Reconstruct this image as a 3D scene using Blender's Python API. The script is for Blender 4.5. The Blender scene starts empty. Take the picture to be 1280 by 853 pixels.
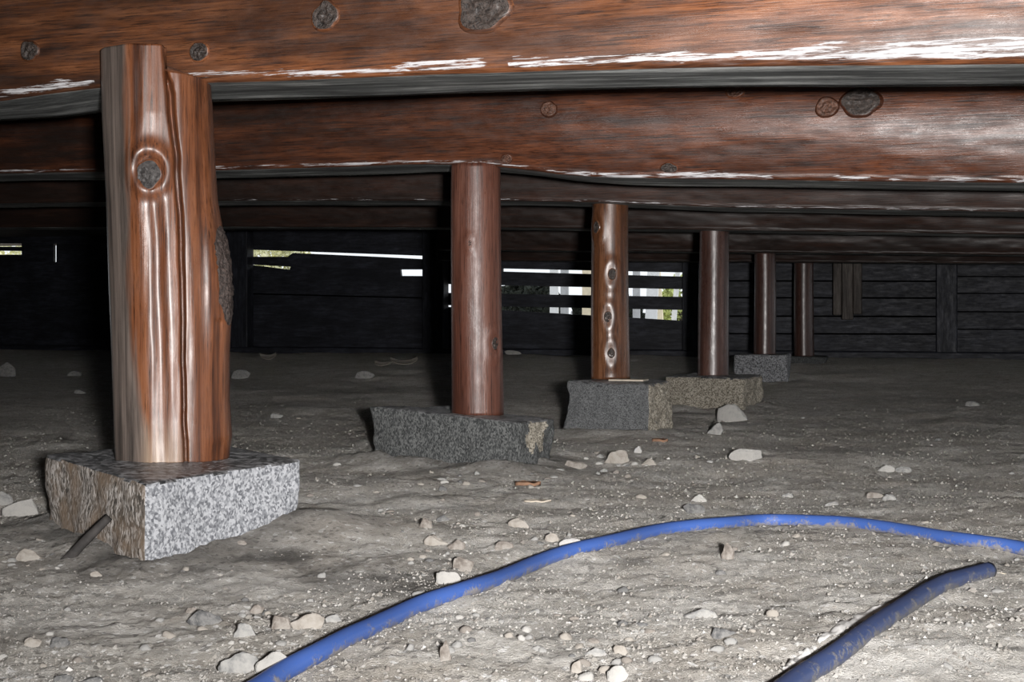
import bpy, bmesh, math, random
import numpy as np
from mathutils import Vector

# ------------------------------------------------------------------ camera, world, lights
SC = bpy.context.scene
COL = SC.collection
F, HX, HY = 1800.0, 640.0, 397.0            # focal length in pixels, image column of axis, horizon row (1280x853)
TH = math.atan(605.0 / F)                   # the beams' normal lies at column 1245
CZ = 0.30                                   # camera height above the dirt
AX = np.array([-math.sin(TH), math.cos(TH), 0.0])
RX = np.array([math.cos(TH), math.sin(TH), 0.0])
CAM = np.array([0.0, 0.0, CZ])

cd = bpy.data.cameras.new('camera')
cam = bpy.data.objects.new('camera', cd)
COL.objects.link(cam)
cam.location = CAM
cam.rotation_euler = (math.pi / 2, 0, TH)
cd.sensor_width = 36.0
cd.lens = 36.0 * F / 1280.0
cd.shift_y = -(426.5 - HY) / 1280.0
cd.clip_start = 0.02
cd.clip_end = 200
SC.camera = cam

w = bpy.data.worlds.new('sky')
SC.world = w
w.use_nodes = True
bg = w.node_tree.nodes['Background']
bg.inputs[0].default_value = (0.90, 0.95, 1.0, 1)
bg.inputs[1].default_value = 1.1

sd = bpy.data.lights.new('sun', 'SUN')
sd.energy = 3.2
sd.angle = 0.02
sd.color = (1.0, 0.93, 0.80)
sun = bpy.data.objects.new('sun', sd)
COL.objects.link(sun)
sun.rotation_euler = (math.radians(-48), math.radians(14), math.radians(0))   # shines from behind the house onto the garden

# the photographer's electronic flash, held just right of and above the lens
fd = bpy.data.lights.new('camera_flash', 'AREA')
fd.shape = 'RECTANGLE'
fd.size, fd.size_y = 0.06, 0.04
fd.energy = 38.0
fd.use_nodes = True
lf = fd.node_tree.nodes.new('ShaderNodeLightFalloff')   # near falloff softened to even out near and far floor brightness
lf.inputs['Strength'].default_value = 1.0
lf.inputs['Smooth'].default_value = 3.2
fd.node_tree.links.new(lf.outputs['Quadratic'], fd.node_tree.nodes['Emission'].inputs['Strength'])
fd.color = (1.0, 0.975, 0.955)
flash = bpy.data.objects.new('camera_flash', fd)
COL.objects.link(flash)
fl = CAM + RX * 0.10 - AX * 0.15 + np.array([0, 0, 0.015])
flash.location = fl
aim = CAM + AX * 4.0 + RX * 0.35 + np.array([0, 0, 0.20])
fd.spread = math.radians(84)
flash.rotation_euler = Vector(aim - fl).to_track_quat('-Z', 'Y').to_euler()

SC.view_settings.view_transform = 'Standard'
SC.view_settings.look = 'None'
SC.view_settings.exposure = 0.0
SC.view_settings.gamma = 1.0
SC.view_settings.use_curve_mapping = False

# ------------------------------------------------------------------ helpers
rng = np.random.default_rng(7)
random.seed(7)


def hsh(ix, iy, iz, seed):
    h = (ix * 374761393 + iy * 668265263 + iz * 2147483647 + seed * 974711) & 0xFFFFFFFF
    h = ((h ^ (h >> 13)) * 1274126177) & 0xFFFFFFFF
    h = (h ^ (h >> 16)) & 0xFFFFFFFF
    return h / 4294967295.0


def vnoise(x, y, z=0.0, seed=0):
    x, y, z = np.broadcast_arrays(np.asarray(x, float), np.asarray(y, float), np.asarray(z, float))
    fx, fy, fz = np.floor(x), np.floor(y), np.floor(z)
    ix, iy, iz = fx.astype(np.int64), fy.astype(np.int64), fz.astype(np.int64)
    tx, ty, tz = x - fx, y - fy, z - fz
    tx = tx * tx * (3 - 2 * tx); ty = ty * ty * (3 - 2 * ty); tz = tz * tz * (3 - 2 * tz)
    r = 0
    for a in (0, 1):
        for b in (0, 1):
            for c in (0, 1):
                wgt = (tx if a else 1 - tx) * (ty if b else 1 - ty) * (tz if c else 1 - tz)
                r = r + wgt * hsh(ix + a, iy + b, iz + c, seed)
    return r * 2 - 1


def fbm(x, y, z=0.0, octs=4, seed=0, gain=0.5):
    r, a = 0, 1.0
    for k in range(octs):
        r = r + a * vnoise(np.asarray(x) * 2 ** k + 17.3 * k, np.asarray(y) * 2 ** k + 5.1 * k, np.asarray(z) * 2 ** k, seed + k)
        a *= gain
    return r


def P(px, py, d):
    """point seen at photo pixel (px, py) at depth d along the camera axis"""
    return CAM + d * (AX + (px - HX) / F * RX + np.array([0, 0, (HY - py) / F]))


def onY(px, py, Y):
    """point seen at a pixel on the vertical plane y = Y"""
    d = Y / (AX[1] + (px - HX) / F * RX[1])
    return P(px, py, d)


STONES = []          # (x, y, radius, damp) for dark damp dirt round the pads


def ground_smooth(x, y):
    x = np.asarray(x, float); y = np.asarray(y, float)
    g = -0.012 * np.clip(y - 1.7, 0, 3.2)
    k = np.clip((y - 6.3) / 3.2, 0, 1)
    g = g + .075 * k * k * (3 - 2 * k)
    g = g + 0.010 * fbm(x * 2.1, y * 2.1, 0.0, 3, 11)
    g = g + 0.0045 * fbm(x * 9, y * 9, 0.3, 3, 23)
    return g


def ground(x, y):
    x = np.asarray(x, float); y = np.asarray(y, float)
    g = ground_smooth(x, y)
    far = np.clip((7.0 - y) / 4.0, 0.15, 1)
    n = fbm(x * 34, y * 34, 0.7, 3, 31)
    m = np.clip(vnoise(x * 70, y * 70, 0.1, 57) - 0.25, 0, 1)
    c = np.clip(vnoise(x * 120, y * 120, .6, 59) - .1, 0, 1)
    return g + far * (0.0022 * n + 0.0034 * m + .0026 * c) + 0.0012 * vnoise(x * 210, y * 210, .2, 77) * far


def onG(px, py):
    d = F * CZ / max(py - HY, 4)
    for _ in range(12):
        p = P(px, py, d)
        g = float(ground_smooth(p[0], p[1]))
        d = 0.5 * d + 0.5 * F * (CZ - g) / max(py - HY, 4)
    return P(px, py, d), d


def interp(x, pts):
    a = np.array(pts, float)
    return np.interp(x, a[:, 0], a[:, 1])


# ---- object building
def mk(name, verts, faces, mats, loc=None, parent=None, smooth=True, midx=None, attrs=None,
       label=None, category=None, group=None, kind=None):
    verts = np.asarray(verts, float)
    loc = np.zeros(3) if loc is None else np.asarray(loc, float)
    me = bpy.data.meshes.new(name)
    if isinstance(faces, np.ndarray):
        me.from_pydata((verts - loc).tolist(), [], faces.tolist())
    else:
        me.from_pydata((verts - loc).tolist(), [], [[int(i) for i in f] for f in faces])
    if not isinstance(mats, (list, tuple)):
        mats = [mats]
    for m in mats:
        me.materials.append(m)
    if midx is not None:
        me.polygons.foreach_set('material_index', np.asarray(midx, np.int32))
    me.polygons.foreach_set('use_smooth', np.full(len(me.polygons), smooth))
    if attrs:
        for k, v in attrs.items():
            v = np.asarray(v, np.float32)
            if v.ndim == 1:
                at = me.attributes.new(k, 'FLOAT', 'POINT'); at.data.foreach_set('value', v)
            else:
                at = me.attributes.new(k, 'FLOAT_VECTOR', 'POINT'); at.data.foreach_set('vector', v.ravel())
    me.update()
    o = bpy.data.objects.new(name, me)
    COL.objects.link(o)
    o.location = loc
    if parent is not None:
        o.parent = parent
        o.location = loc - np.array(parent['_loc']) if '_loc' in parent else loc - np.array(parent.location)
    tag(o, label, category, group, kind)
    return o


def tag(o, label=None, category=None, group=None, kind=None):
    if label: o['label'] = label
    if category: o['category'] = category
    if group: o['group'] = group
    if kind: o['kind'] = kind
    return o


def empty(name, loc, label=None, category=None, group=None, kind=None):
    o = bpy.data.objects.new(name, None)
    COL.objects.link(o)
    o.location = loc
    o.empty_display_size = 0.05
    return tag(o, label, category, group, kind)


def gridfaces(nu, nv, closed_v=False):
    f = []
    for i in range(nu - 1):
        for j in range(nv if closed_v else nv - 1):
            j2 = (j + 1) % nv
            f.append((i * nv + j, i * nv + j2, (i + 1) * nv + j2, (i + 1) * nv + j))
    return f


# ---- materials
class N:
    def __init__(self, name):
        self.m = bpy.data.materials.new(name)
        self.m.use_nodes = True
        self.t = self.m.node_tree
        self.b = self.t.nodes['Principled BSDF']

    def n(self, typ, **kw):
        x = self.t.nodes.new(typ)
        for k, v in kw.items():
            if k.startswith('i_'):
                x.inputs[k[2:].replace('_', ' ')].default_value = v
            else:
                setattr(x, k, v)
        return x

    def l(self, a, b):
        self.t.links.new(a, b)

    def coord(self, attr=None, scale=(1, 1, 1), seed=0.0):
        if attr:
            s = self.n('ShaderNodeAttribute', attribute_name=attr).outputs['Vector']
        else:
            s = self.n('ShaderNodeTexCoord').outputs['Object']
        mp = self.n('ShaderNodeMapping')
        mp.inputs['Scale'].default_value = scale
        mp.inputs['Location'].default_value = (seed, seed * 1.7, seed * .6)
        self.l(s, mp.inputs[0])
        return mp.outputs[0]

    def noise(self, vec, scale=1.0, detail=4, rough=.55, dist=0.0):
        x = self.n('ShaderNodeTexNoise')
        x.inputs['Scale'].default_value = scale
        x.inputs['Detail'].default_value = detail
        x.inputs['Roughness'].default_value = rough
        x.inputs['Distortion'].default_value = dist
        self.l(vec, x.inputs['Vector'])
        return x.outputs['Fac']

    def vor(self, vec, scale, feature='F1', out='Distance', rnd=1.0):
        x = self.n('ShaderNodeTexVoronoi', feature=feature)
        x.inputs['Scale'].default_value = scale
        x.inputs['Randomness'].default_value = rnd
        self.l(vec, x.inputs['Vector'])
        return x.outputs[out]

    def ramp(self, fac, stops, interp='LINEAR'):
        x = self.n('ShaderNodeValToRGB')
        x.color_ramp.interpolation = interp
        e = x.color_ramp.elements
        while len(e) > 1: e.remove(e[-1])
        e[0].position = stops[0][0]; e[0].color = col4(stops[0][1])
        for p, c in stops[1:]:
            k = e.new(p); k.color = col4(c)
        self.l(fac, x.inputs[0])
        return x.outputs[0]

    def mix(self, fac, a, b, mode='MIX'):
        x = self.n('ShaderNodeMix', data_type='RGBA', blend_type=mode)
        for s, v in ((x.inputs[0], fac), (x.inputs[6], a), (x.inputs[7], b)):
            if isinstance(v, (int, float)): s.default_value = v
            elif isinstance(v, (tuple, list)): s.default_value = col4(v)
            else: self.l(v, s)
        return x.outputs[2]

    def math(self, op, a, b=0.0, clamp=False):
        x = self.n('ShaderNodeMath', operation=op, use_clamp=clamp)
        for s, v in ((x.inputs[0], a), (x.inputs[1], b)):
            if isinstance(v, (int, float)): s.default_value = v
            else: self.l(v, s)
        return x.outputs[0]

    def attr(self, name):
        return self.n('ShaderNodeAttribute', attribute_name=name).outputs['Fac']

    def bump(self, h, strength=.4, dist=.004, prev=None):
        x = self.n('ShaderNodeBump')
        x.inputs['Strength'].default_value = strength
        x.inputs['Distance'].default_value = dist
        self.l(h, x.inputs['Height'])
        if prev is not None: self.l(prev, x.inputs['Normal'])
        return x.outputs[0]

    def out(self, color=None, rough=None, normal=None, spec=None, coat=None, coat_r=None, diff=None):
        b = self.b
        def put(key, v):
            if v is None: return
            s = b.inputs[key]
            if isinstance(v, (int, float)): s.default_value = v
            elif isinstance(v, (tuple, list)): s.default_value = col4(v)
            else: self.l(v, s)
        put('Base Color', color); put('Roughness', rough); put('Normal', normal)
        put('Specular IOR Level', spec); put('Coat Weight', coat); put('Coat Roughness', coat_r)
        put('Diffuse Roughness', diff)
        return self.m


def col4(c):
    if isinstance(c, (int, float)): c = (c, c, c)
    return tuple(c)[:3] + (1.0,)


def wood(name, dark, mid, light, seed=0.0, rough=.42, grey=None, across=300, along=8.0, coat=.15, edge_white=False, patch=.6, bump=.4, dull=0.5):
    m = N(name)
    g = m.noise(m.coord('wc', (along, across, across), seed), 1.0, 8, .68, .25)
    mid_ = m.noise(m.coord('wc', (along * .9, across * .16, across * .16), seed + 2), 1.0, 6, .62, .5)
    fine = m.noise(m.coord('wc', (16, 420, 420), seed + 3), 1.0, 5, .72)
    big = m.noise(m.coord('wc', (1.9, 11, 11), seed + 9), 1.0, 5, .6, .7)
    mott = m.noise(m.coord('wc', (30, 60, 60), seed + 6), 1.0, 5, .65)
    k = m.math('ADD', m.math('MULTIPLY', g, .62), m.math('MULTIPLY', mid_, .38))
    c = m.ramp(k, [(.38, dark), (.50, mid), (.61, light)])
    c = m.mix(m.math('MULTIPLY', m.ramp(big, [(.45, 0.0), (.62, 1.0)]), patch), c, tuple(x * .7 for x in dark))
    c = m.mix(m.math('MULTIPLY', m.ramp(mott, [(.50, 0.0), (.66, 1.0)]), dull * .5), c, tuple(.6 * sum(mid) / 3 + .4 * x for x in mid))
    c = m.mix(m.ramp(fine, [(.36, .85), (.47, 0.0)]), c, tuple(x * .4 for x in dark))
    if edge_white:
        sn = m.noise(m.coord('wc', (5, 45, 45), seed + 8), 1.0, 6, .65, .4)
        sk = m.math('MULTIPLY', m.attr('soot_shade'), m.ramp(sn, [(.34, .55), (.58, 1.0)]), True)
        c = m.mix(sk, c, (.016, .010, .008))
    rgh = m.math('ADD', m.math('MULTIPLY', m.math('SUBTRACT', mott, .5), .5), m.math('ADD', m.math('MULTIPLY', m.math('SUBTRACT', .5, g), .5), rough))
    if grey is not None:
        c = m.mix(m.attr('grey'), c, m.ramp(k, [(.40, tuple(x * .22 for x in grey)), (.52, tuple(x * .8 for x in grey)), (.62, tuple(x * 1.3 for x in grey))]))
        c = m.mix(m.attr('bare'), c, m.ramp(k, [(.40, (.20, .12, .075)), (.60, (.46, .33, .23))]))
        rgh = m.math('ADD', rgh, m.math('MULTIPLY', m.attr('grey'), .25))
    ct = coat
    if edge_white:
        rn = m.noise(m.coord('wc', (11, 210, 210), seed + 5), 1.0, 8, .7, .6)
        rv = m.math('ADD', m.attr('edge_white'), m.math('MULTIPLY', m.math('SUBTRACT', rn, .5), 4.2))
        mk_ = m.ramp(rv, [(.30, 0.0), (.62, 1.0)])
        c = m.mix(mk_, c, (.52, .515, .53))  # ragged whitish band along the beam's lower front edge
        rgh = m.mix(mk_, rgh, (.75, .75, .75))
        ct = m.math('MULTIPLY', m.math('SUBTRACT', 1.0, mk_), coat)
    h = m.math('ADD', m.math('MULTIPLY', k, .7), m.math('MULTIPLY', fine, .5))
    nrm = m.bump(h, bump, .0025)
    return m.out(c, rgh, nrm, .5, ct, .30)


M = {}
M['beam_front'] = wood('varnished_beam_wood', (.036, .0125, .006), (.175, .060, .022), (.28, .110, .047), 1.0, .46, edge_white=True, coat=.10, dull=.2, patch=.75)
M['beam_second'] = wood('aged_red_beam_wood', (.020, .0068, .004), (.105, .033, .0145), (.175, .060, .027), 4.0, .38, edge_white=True, coat=.15, dull=.25, patch=.7)
M['beam_far'] = wood('dark_beam_wood', (0.0161, 0.0075, 0.0058), (0.0491, 0.0219, 0.0145), (0.0809, 0.0382, 0.0260), 7.0, .46, edge_white=True, coat=.05)
M['beam_under'] = wood('dusty_sawn_underside', (0.0319, 0.0333, 0.0333), (0.1885, 0.1987, 0.1943), (0.6090, 0.6235, 0.6090), 2.0, .7, coat=0.0, across=48, along=3.2, dull=0.0)
M['post_one'] = wood('polished_cypress_post', (0.05, 0.016, 0.007), (0.165, 0.056, 0.022), (0.26, 0.105, 0.05), 12.0, .40, grey=(.19, .158, .138), coat=.45, across=90, along=2.0, patch=.35, bump=.35, dull=.12)
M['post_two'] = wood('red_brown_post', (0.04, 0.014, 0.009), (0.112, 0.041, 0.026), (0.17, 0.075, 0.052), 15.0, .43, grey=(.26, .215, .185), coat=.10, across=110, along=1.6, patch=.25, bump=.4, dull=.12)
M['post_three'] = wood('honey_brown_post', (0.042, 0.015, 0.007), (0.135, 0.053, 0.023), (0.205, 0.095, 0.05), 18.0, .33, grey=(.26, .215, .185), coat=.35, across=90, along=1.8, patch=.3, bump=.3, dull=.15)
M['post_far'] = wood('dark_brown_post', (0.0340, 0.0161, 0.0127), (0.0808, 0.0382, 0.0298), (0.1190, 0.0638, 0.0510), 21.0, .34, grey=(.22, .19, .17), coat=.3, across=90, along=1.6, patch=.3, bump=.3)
M['old_wood'] = wood('weathered_grey_wood', (.05, .04, .034), (.12, .10, .088), (.20, .18, .16), 25.0, .7, coat=0.0)
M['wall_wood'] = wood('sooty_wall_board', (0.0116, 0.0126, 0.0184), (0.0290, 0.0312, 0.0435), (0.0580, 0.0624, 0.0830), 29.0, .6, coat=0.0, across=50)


def knot_mat(name, c0, c1, rough=.35):
    m = N(name)
    v = m.coord(None)
    n = m.noise(v, 160, 5, .65, 1.2)
    r = m.noise(v, 60, 4, .6, 2.0)
    c = m.ramp(n, [(.35, c0), (.62, c1)])
    return m.out(c, rough + .12, m.bump(m.math('ADD', n, r), .7, .004), .4, .08, .3)


M['knot_dark'] = knot_mat('dark_knot', (.010, .008, .007), (.070, .052, .044))
M['knot_grey'] = knot_mat('grey_knot', (.018, .016, .016), (.095, .086, .083), .5)
M['knot_brown'] = knot_mat('brown_knot', (.03, .013, .008), (.15, .07, .045))


def granite(name, c_dark, c_mid, c_light, scale=170, tint=None, rough=.75, bump=.5, grain=1.0, streak=1.0):
    m = N(name)
    v = m.coord(None, (1, 1, streak))
    a = m.noise(v, scale, 3, .7, .4)
    b = m.noise(v, scale * .45, 3, .6, .6)
    cell = m.vor(v, scale * 1.1, 'F1', 'Color')
    s = m.n('ShaderNodeSeparateColor'); m.l(cell, s.inputs[0])
    k = m.math('ADD', m.math('MULTIPLY', a, .5), m.math('MULTIPLY', s.outputs[0], .5 * grain))
    k = m.math('ADD', k, m.math('MULTIPLY', m.math('SUBTRACT', b, .5), .6))
    c = m.ramp(k, [(.26, c_dark), (.46, c_mid), (.66, c_light)])
    if tint:
        t = m.noise(m.coord(None), 17, 4, .6)
        c = m.mix(m.ramp(t, [(.42, 0.0), (.62, .8)]), c, tint)
    return m.out(c, rough, m.bump(k, bump, .004), .4, diff=.6)


M['granite_cut'] = granite('fresh_cut_granite', (.13, .135, .15), (.28, .29, .31), (.47, .48, .505), 270, rough=.6)
M['granite_brown'] = granite('rust_stained_granite', (0.0585, 0.0524, 0.0464), (0.1690, 0.1449, 0.1232), (0.4290, 0.4002, 0.3770), 330, tint=(.18, .13, .09), streak=.4, bump=1.0)
M['granite_top'] = granite('damp_dark_stone_top', (.02, .021, .022), (.055, .056, .058), (.16, .16, .165), 120, rough=.38, bump=.5)
M['stone_dark'] = granite('dark_rough_stone', (0.0298, 0.0314, 0.0323), (0.0638, 0.0672, 0.0680), (0.1445, 0.1487, 0.1470), 420, rough=.8, bump=.9, streak=.5)
M['stone_slate'] = granite('slate_grey_stone', (.05, .052, .055), (.105, .108, .112), (.17, .175, .178), 420, rough=.8, bump=.6)
M['stone_tan'] = granite('tan_rough_stone', (.09, .078, .06), (.22, .195, .155), (.40, .37, .315), 300, rough=.85, bump=.8)
M['stone_grey'] = granite('speckled_grey_stone', (.07, .07, .075), (.19, .195, .205), (.36, .365, .38), 200, rough=.8, bump=.6)


def rock_mat(name, c, var=.35):
    m = N(name)
    v = m.coord(None)
    n = m.noise(v, 90, 5, .65)
    f = m.noise(v, 420, 3, .6)
    lo = tuple(x * (1 - var) for x in c); hi = tuple(min(1, x * (1 + var)) for x in c)
    cc = m.ramp(n, [(.34, lo), (.66, hi)])
    cc = m.mix(m.ramp(n, [(.40, .05), (.62, .35 if max(c) < .15 else .55)]), cc, (.38, .365, .34))
    cc = m.mix(m.ramp(f, [(.55, 0.0), (.72, .4)]), cc, (.42, .40, .38))
    return m.out(cc, .85, m.bump(m.math('ADD', n, f), .5, .003), .3, diff=.8)


M['rock_dark'] = rock_mat('charcoal_rock', (.105, .108, .112))
M['rock_grey'] = rock_mat('grey_rock', (.31, .31, .305))
M['rock_pale'] = rock_mat('pale_rock', (.46, .45, .43), .2)
M['rock_tan'] = rock_mat('tan_rock', (.35, .315, .275), .25)
M['rock_brown'] = rock_mat('brown_rock', (.21, .18, .155))
M['rock_white'] = rock_mat('white_rock', (.55, .54, .53), .1)


def dirt():
    m = N('dry_grey_dirt')
    v = m.coord(None)
    big = m.noise(v, 3.2, 5, .6, .4)
    mid = m.noise(v, 16, 6, .65)
    fine = m.noise(v, 120, 5, .7)
    tiny = m.noise(v, 420, 3, .65)
    c = m.ramp(m.math('ADD', m.math('MULTIPLY', mid, .6), m.math('MULTIPLY', fine, .4)),
               [(.32, (.29, .26, .225)), (.46, (.47, .445, .408)), (.58, (.58, .56, .53)), (.74, (.70, .685, .66))])
    c = m.mix(m.ramp(big, [(.44, 0.0), (.62, .6)]), c, (.235, .19, .145), 'MULTIPLY') if False else m.mix(m.ramp(big, [(.47, 0.0), (.66, .55)]), c, (.43, .385, .335))
    sp = m.vor(v, 190, 'F1', 'Color')
    s = m.n('ShaderNodeSeparateColor'); m.l(sp, s.inputs[0])
    c = m.mix(m.ramp(s.outputs[0], [(.93, 0.0), (.965, .8)]), c, (.82, .81, .80))
    c = m.mix(m.ramp(s.outputs[1], [(.88, 0.0), (.95, .6)]), c, (.10, .095, .09))
    pn = m.noise(v, 5.5, 5, .6, .5)
    pale = m.math('MULTIPLY', m.attr('pale'), m.ramp(pn, [(.40, 0.0), (.60, 1.0)]))
    c = m.mix(pale, c, (.68, .665, .64))
    c = m.mix(m.ramp(m.noise(v, 7, 6, .65, .8), [(.52, 0.0), (.70, .5)]), c, (.25, .225, .195))
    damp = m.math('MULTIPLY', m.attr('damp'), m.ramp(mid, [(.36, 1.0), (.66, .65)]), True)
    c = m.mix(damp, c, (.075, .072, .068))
    h = m.math('ADD', m.math('MULTIPLY', fine, .40), m.math('MULTIPLY', tiny, .55))
    n1 = m.bump(mid, .35, .02)
    n2 = m.bump(h, 1.0, .010, n1)
    return m.out(c, .9, n2, .25, diff=1.0)


M['dirt'] = dirt()


def grit_mat():
    m = N('loose_grit')
    c = m.ramp(m.attr('tone'), [(0.0, (.15, .14, .13)), (.3, (.26, .24, .215)), (.65, (.36, .345, .32)), (.93, (.45, .44, .42)), (1.0, (.7, .69, .67))])
    return m.out(c, .9, None, .25, diff=.8)


M['grit'] = grit_mat()


def hose_mat(name, base, dirt_amt, dust=(.29, .27, .25)):
    m = N(name)
    v = m.coord(None)
    n = m.noise(v, 42, 6, .68, .3)
    f = m.noise(v, 300, 4, .7)
    k = m.math('ADD', m.math('MULTIPLY', n, .6), m.math('MULTIPLY', f, .4))
    k = m.math('ADD', k, m.math('MULTIPLY', m.math('SUBTRACT', m.attr('low'), .5), .22))
    mask = m.ramp(k, [(.60 - dirt_amt, 0.0), (.70 - dirt_amt, .92)])
    c = m.mix(mask, m.mix(m.math('MULTIPLY', f, .35), base, tuple(.5 * x + .08 for x in base)), dust)
    return m.out(c, m.math('ADD', .38, m.math('MULTIPLY', mask, .5)), m.bump(m.math('MULTIPLY', mask, f), .4, .003), .45)


M['hose'] = hose_mat('blue_plastic_hose', (.055, .135, .46), .10)
M['hose_dusty'] = hose_mat('dusty_blue_hose', (.048, .078, .20), .150, (.23, .22, .21))



def plain(name, c, rough=.7, var=.25, sc=20):
    m = N(name)
    n = m.noise(m.coord(None), sc, 4, .6)
    return m.out(m.ramp(n, [(.35, tuple(x * (1 - var) for x in c)), (.65, tuple(min(1, x * (1 + var)) for x in c))]), rough)


M['bark'] = knot_mat('dark_bark', (.015, .011, .010), (.085, .062, .054), .5)
M['leaf'] = plain('dry_leaf', (.40, .36, .31), .8)
M['chip'] = plain('fresh_wood_chip', (.27, .155, .095), .75, .2, 60)
M['splinter'] = plain('pale_splinter', (.52, .46, .38), .75, .15, 60)
M['charred'] = plain('dark_stick_wood', (.038, .034, .032), .75, .4, 60)
M['mortar'] = plain('pale_mortar', (.78, .77, .75), .85, .12, 70)
M['out_white'] = plain('white_painted_board', (.74, .77, .80), .7, .05)
M['out_cream'] = plain('cream_board', (.80, .72, .55), .7, .08)
M['out_grey'] = plain('grey_board', (.42, .44, .47), .7, .1)
M['out_dark'] = plain('dark_hedge_leaf', (.020, .026, .020), .8, .4)
M['out_leaf'] = plain('sunlit_leaf', (.52, .58, .22), .7, .35, 9)
M['out_pale'] = plain('pale_sunlit_leaf', (.80, .80, .55), .7, .25, 9)
M['out_ground'] = plain('pale_gravel_yard', (.55, .52, .46), .9, .15, 6)
M['out_brown'] = plain('brown_board', (.16, .07, .04), .7, .2)

# ------------------------------------------------------------------ setting: ceiling, walls
WY = 9.9           # back wall plane
CEIL = CZ + 0.66


def box_verts(x0, x1, y0, y1, z0, z1):
    v = [(x0, y0, z0), (x1, y0, z0), (x1, y1, z0), (x0, y1, z0), (x0, y0, z1), (x1, y0, z1), (x1, y1, z1), (x0, y1, z1)]
    f = [(0, 3, 2, 1), (4, 5, 6, 7), (0, 1, 5, 4), (1, 2, 6, 5), (2, 3, 7, 6), (3, 0, 4, 7)]
    return np.array(v, float), f


def wc_long(v, axis=0):
    v = np.asarray(v)
    o = [0, 1, 2]
    o.remove(axis)
    return np.stack([v[:, axis], v[:, o[0]], v[:, o[1]]], 1)


def wood_box(name, x0, x1, y0, y1, z0, z1, mat, axis=0, loc=None, parent=None, bevel=0.006, **kw):
    """box with bevelled edges, grain along axis"""
    v, f = box_verts(x0, x1, y0, y1, z0, z1)
    bm = bmesh.new()
    vs = [bm.verts.new(p) for p in v]
    for q in f: bm.faces.new([vs[i] for i in q])
    if bevel:
        bmesh.ops.bevel(bm, geom=list(bm.edges), offset=bevel, segments=1, affect='EDGES')
    bm.verts.index_update()
    vv = np.array([p.co[:] for p in bm.verts]); ff = [[q.index for q in p.verts] for p in bm.faces]
    bm.free()
    off = rng.uniform(0, 9, 3)
    return mk(name, vv, ff, mat, loc, parent, False, attrs={'wc': wc_long(vv, axis) + off, 'edge_white': np.full(len(vv), -2.0), 'grey': np.zeros(len(vv))}, **kw)


# floorboards of the house above form the ceiling: boards laid across the beams
ceil = empty('ceiling', (0, 6, CEIL), kind='structure')
xs = np.arange(-14.2, 3.0, 0.30)
for i, x in enumerate(xs):
    wood_box('plank', x, x + .297, -3.0, 11.2, CEIL + rng.uniform(0, .004), CEIL + .03, M['old_wood'], 1, (x, 6, CEIL), ceil, 0)
for nm, (x0, x1, y0, y1) in {'wall_left': (-14.3, -14.2, -3, WY), 'wall_front': (-14.3, 3.0, -3.1, -3.0)}.items():
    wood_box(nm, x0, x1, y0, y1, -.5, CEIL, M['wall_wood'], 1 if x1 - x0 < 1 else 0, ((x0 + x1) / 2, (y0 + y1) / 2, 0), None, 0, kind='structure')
# unseen right side: spaced boards, gaps shaped to let sky fill light in
wallr = empty('wall_right', (2.6, 4, 0), kind='structure')
for z0, z1 in ((-.10, .12), (.36, .48), (.78, 1.0)):
    wood_box('plank', 2.6, 2.63, -3.0, WY, z0, z1, M['wall_wood'], 1, (2.6, 3, z0), wallr, 0)
for y in np.arange(-2.5, WY, 1.9):
    wood_box('post', 2.63, 2.73, y, y + .1, -.12, CEIL, M['wall_wood'], 2, (2.68, y, 0), wallr, .005)

# back wall: horizontal boards nailed on posts, with gaps that let daylight in
wallb = empty('wall_back', (-5, WY, -.04), kind='structure')


def board(pts, y=WY, th=.03, name='plank', parent=wallb, mat=None):
    q = np.array([onY(px, py, y) for px, py in pts])
    n = len(q)
    back = q + np.array([0, th, 0])
    v = np.vstack([q, back])
    f = [list(range(n))[::-1], list(range(n, 2 * n))] + [(i, (i + 1) % n, n + (i + 1) % n, n + i) for i in range(n)]
    return mk(name, v, f, mat or M['wall_wood'], (q[:, 0].mean(), y, q[:, 2].mean()), parent, False,
              attrs={'wc': wc_long(v, 0) + rng.uniform(0, 9, 3), 'edge_white': np.full(2 * n, -2.0), 'grey': np.zeros(2 * n)})


def strip(x0, x1, t0, t1, b0, b1, over=True, **kw):
    strip.k += 1                                     # every other board sits behind its neighbours and laps under them
    lap = 2.0 if over else 0.0
    return board([(x0, t0), (x1, t1), (x1, b1 + lap), (x0, b0 + lap)], y=WY + (.0 if strip.k % 2 else .033), **kw)


strip.k = 0


# panel seen right of the tall second post
for a in ((240, 242, 262, 264), (262.4, 264.4, 286, 289), (286.4, 289.4, 311, 315), (311.4, 315.4, 334, 341),
          (337.2, 346.3, 355, 362), (366, 371.5, 381.5, 388), (383, 402, 402, 416), (402.4, 416.4, 445, 447)):
    strip(546, 868, *a, over=a[2] < 320 or a[2] > 395)
board([(546, 333), (628, 335), (628, 340), (546, 340)], y=WY + .05)
# panel left of it
for a in ((238, 240, 260, 262), (260.4, 262.4, 287, 291), (287.4, 291.4, 312, 320.5)):
    strip(308, 548, *a, over=a[2] < 300)
board([(308, 321), (360, 321), (366, 316.3), (470, 321.0), (548, 325), (548, 337), (500, 337), (362, 333.5), (308, 330.5)])
board([(308, 330.7), (336, 334), (362, 337.4), (364, 331), (500, 336.6), (501, 345), (548, 345.2), (548, 374), (308, 368)], y=WY + .033)
for a in ((366.4, 372.4, 392, 398), (392.4, 398.4, 418, 421), (418.4, 421.4, 445, 447)):
    strip(308, 548, *a)
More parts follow.
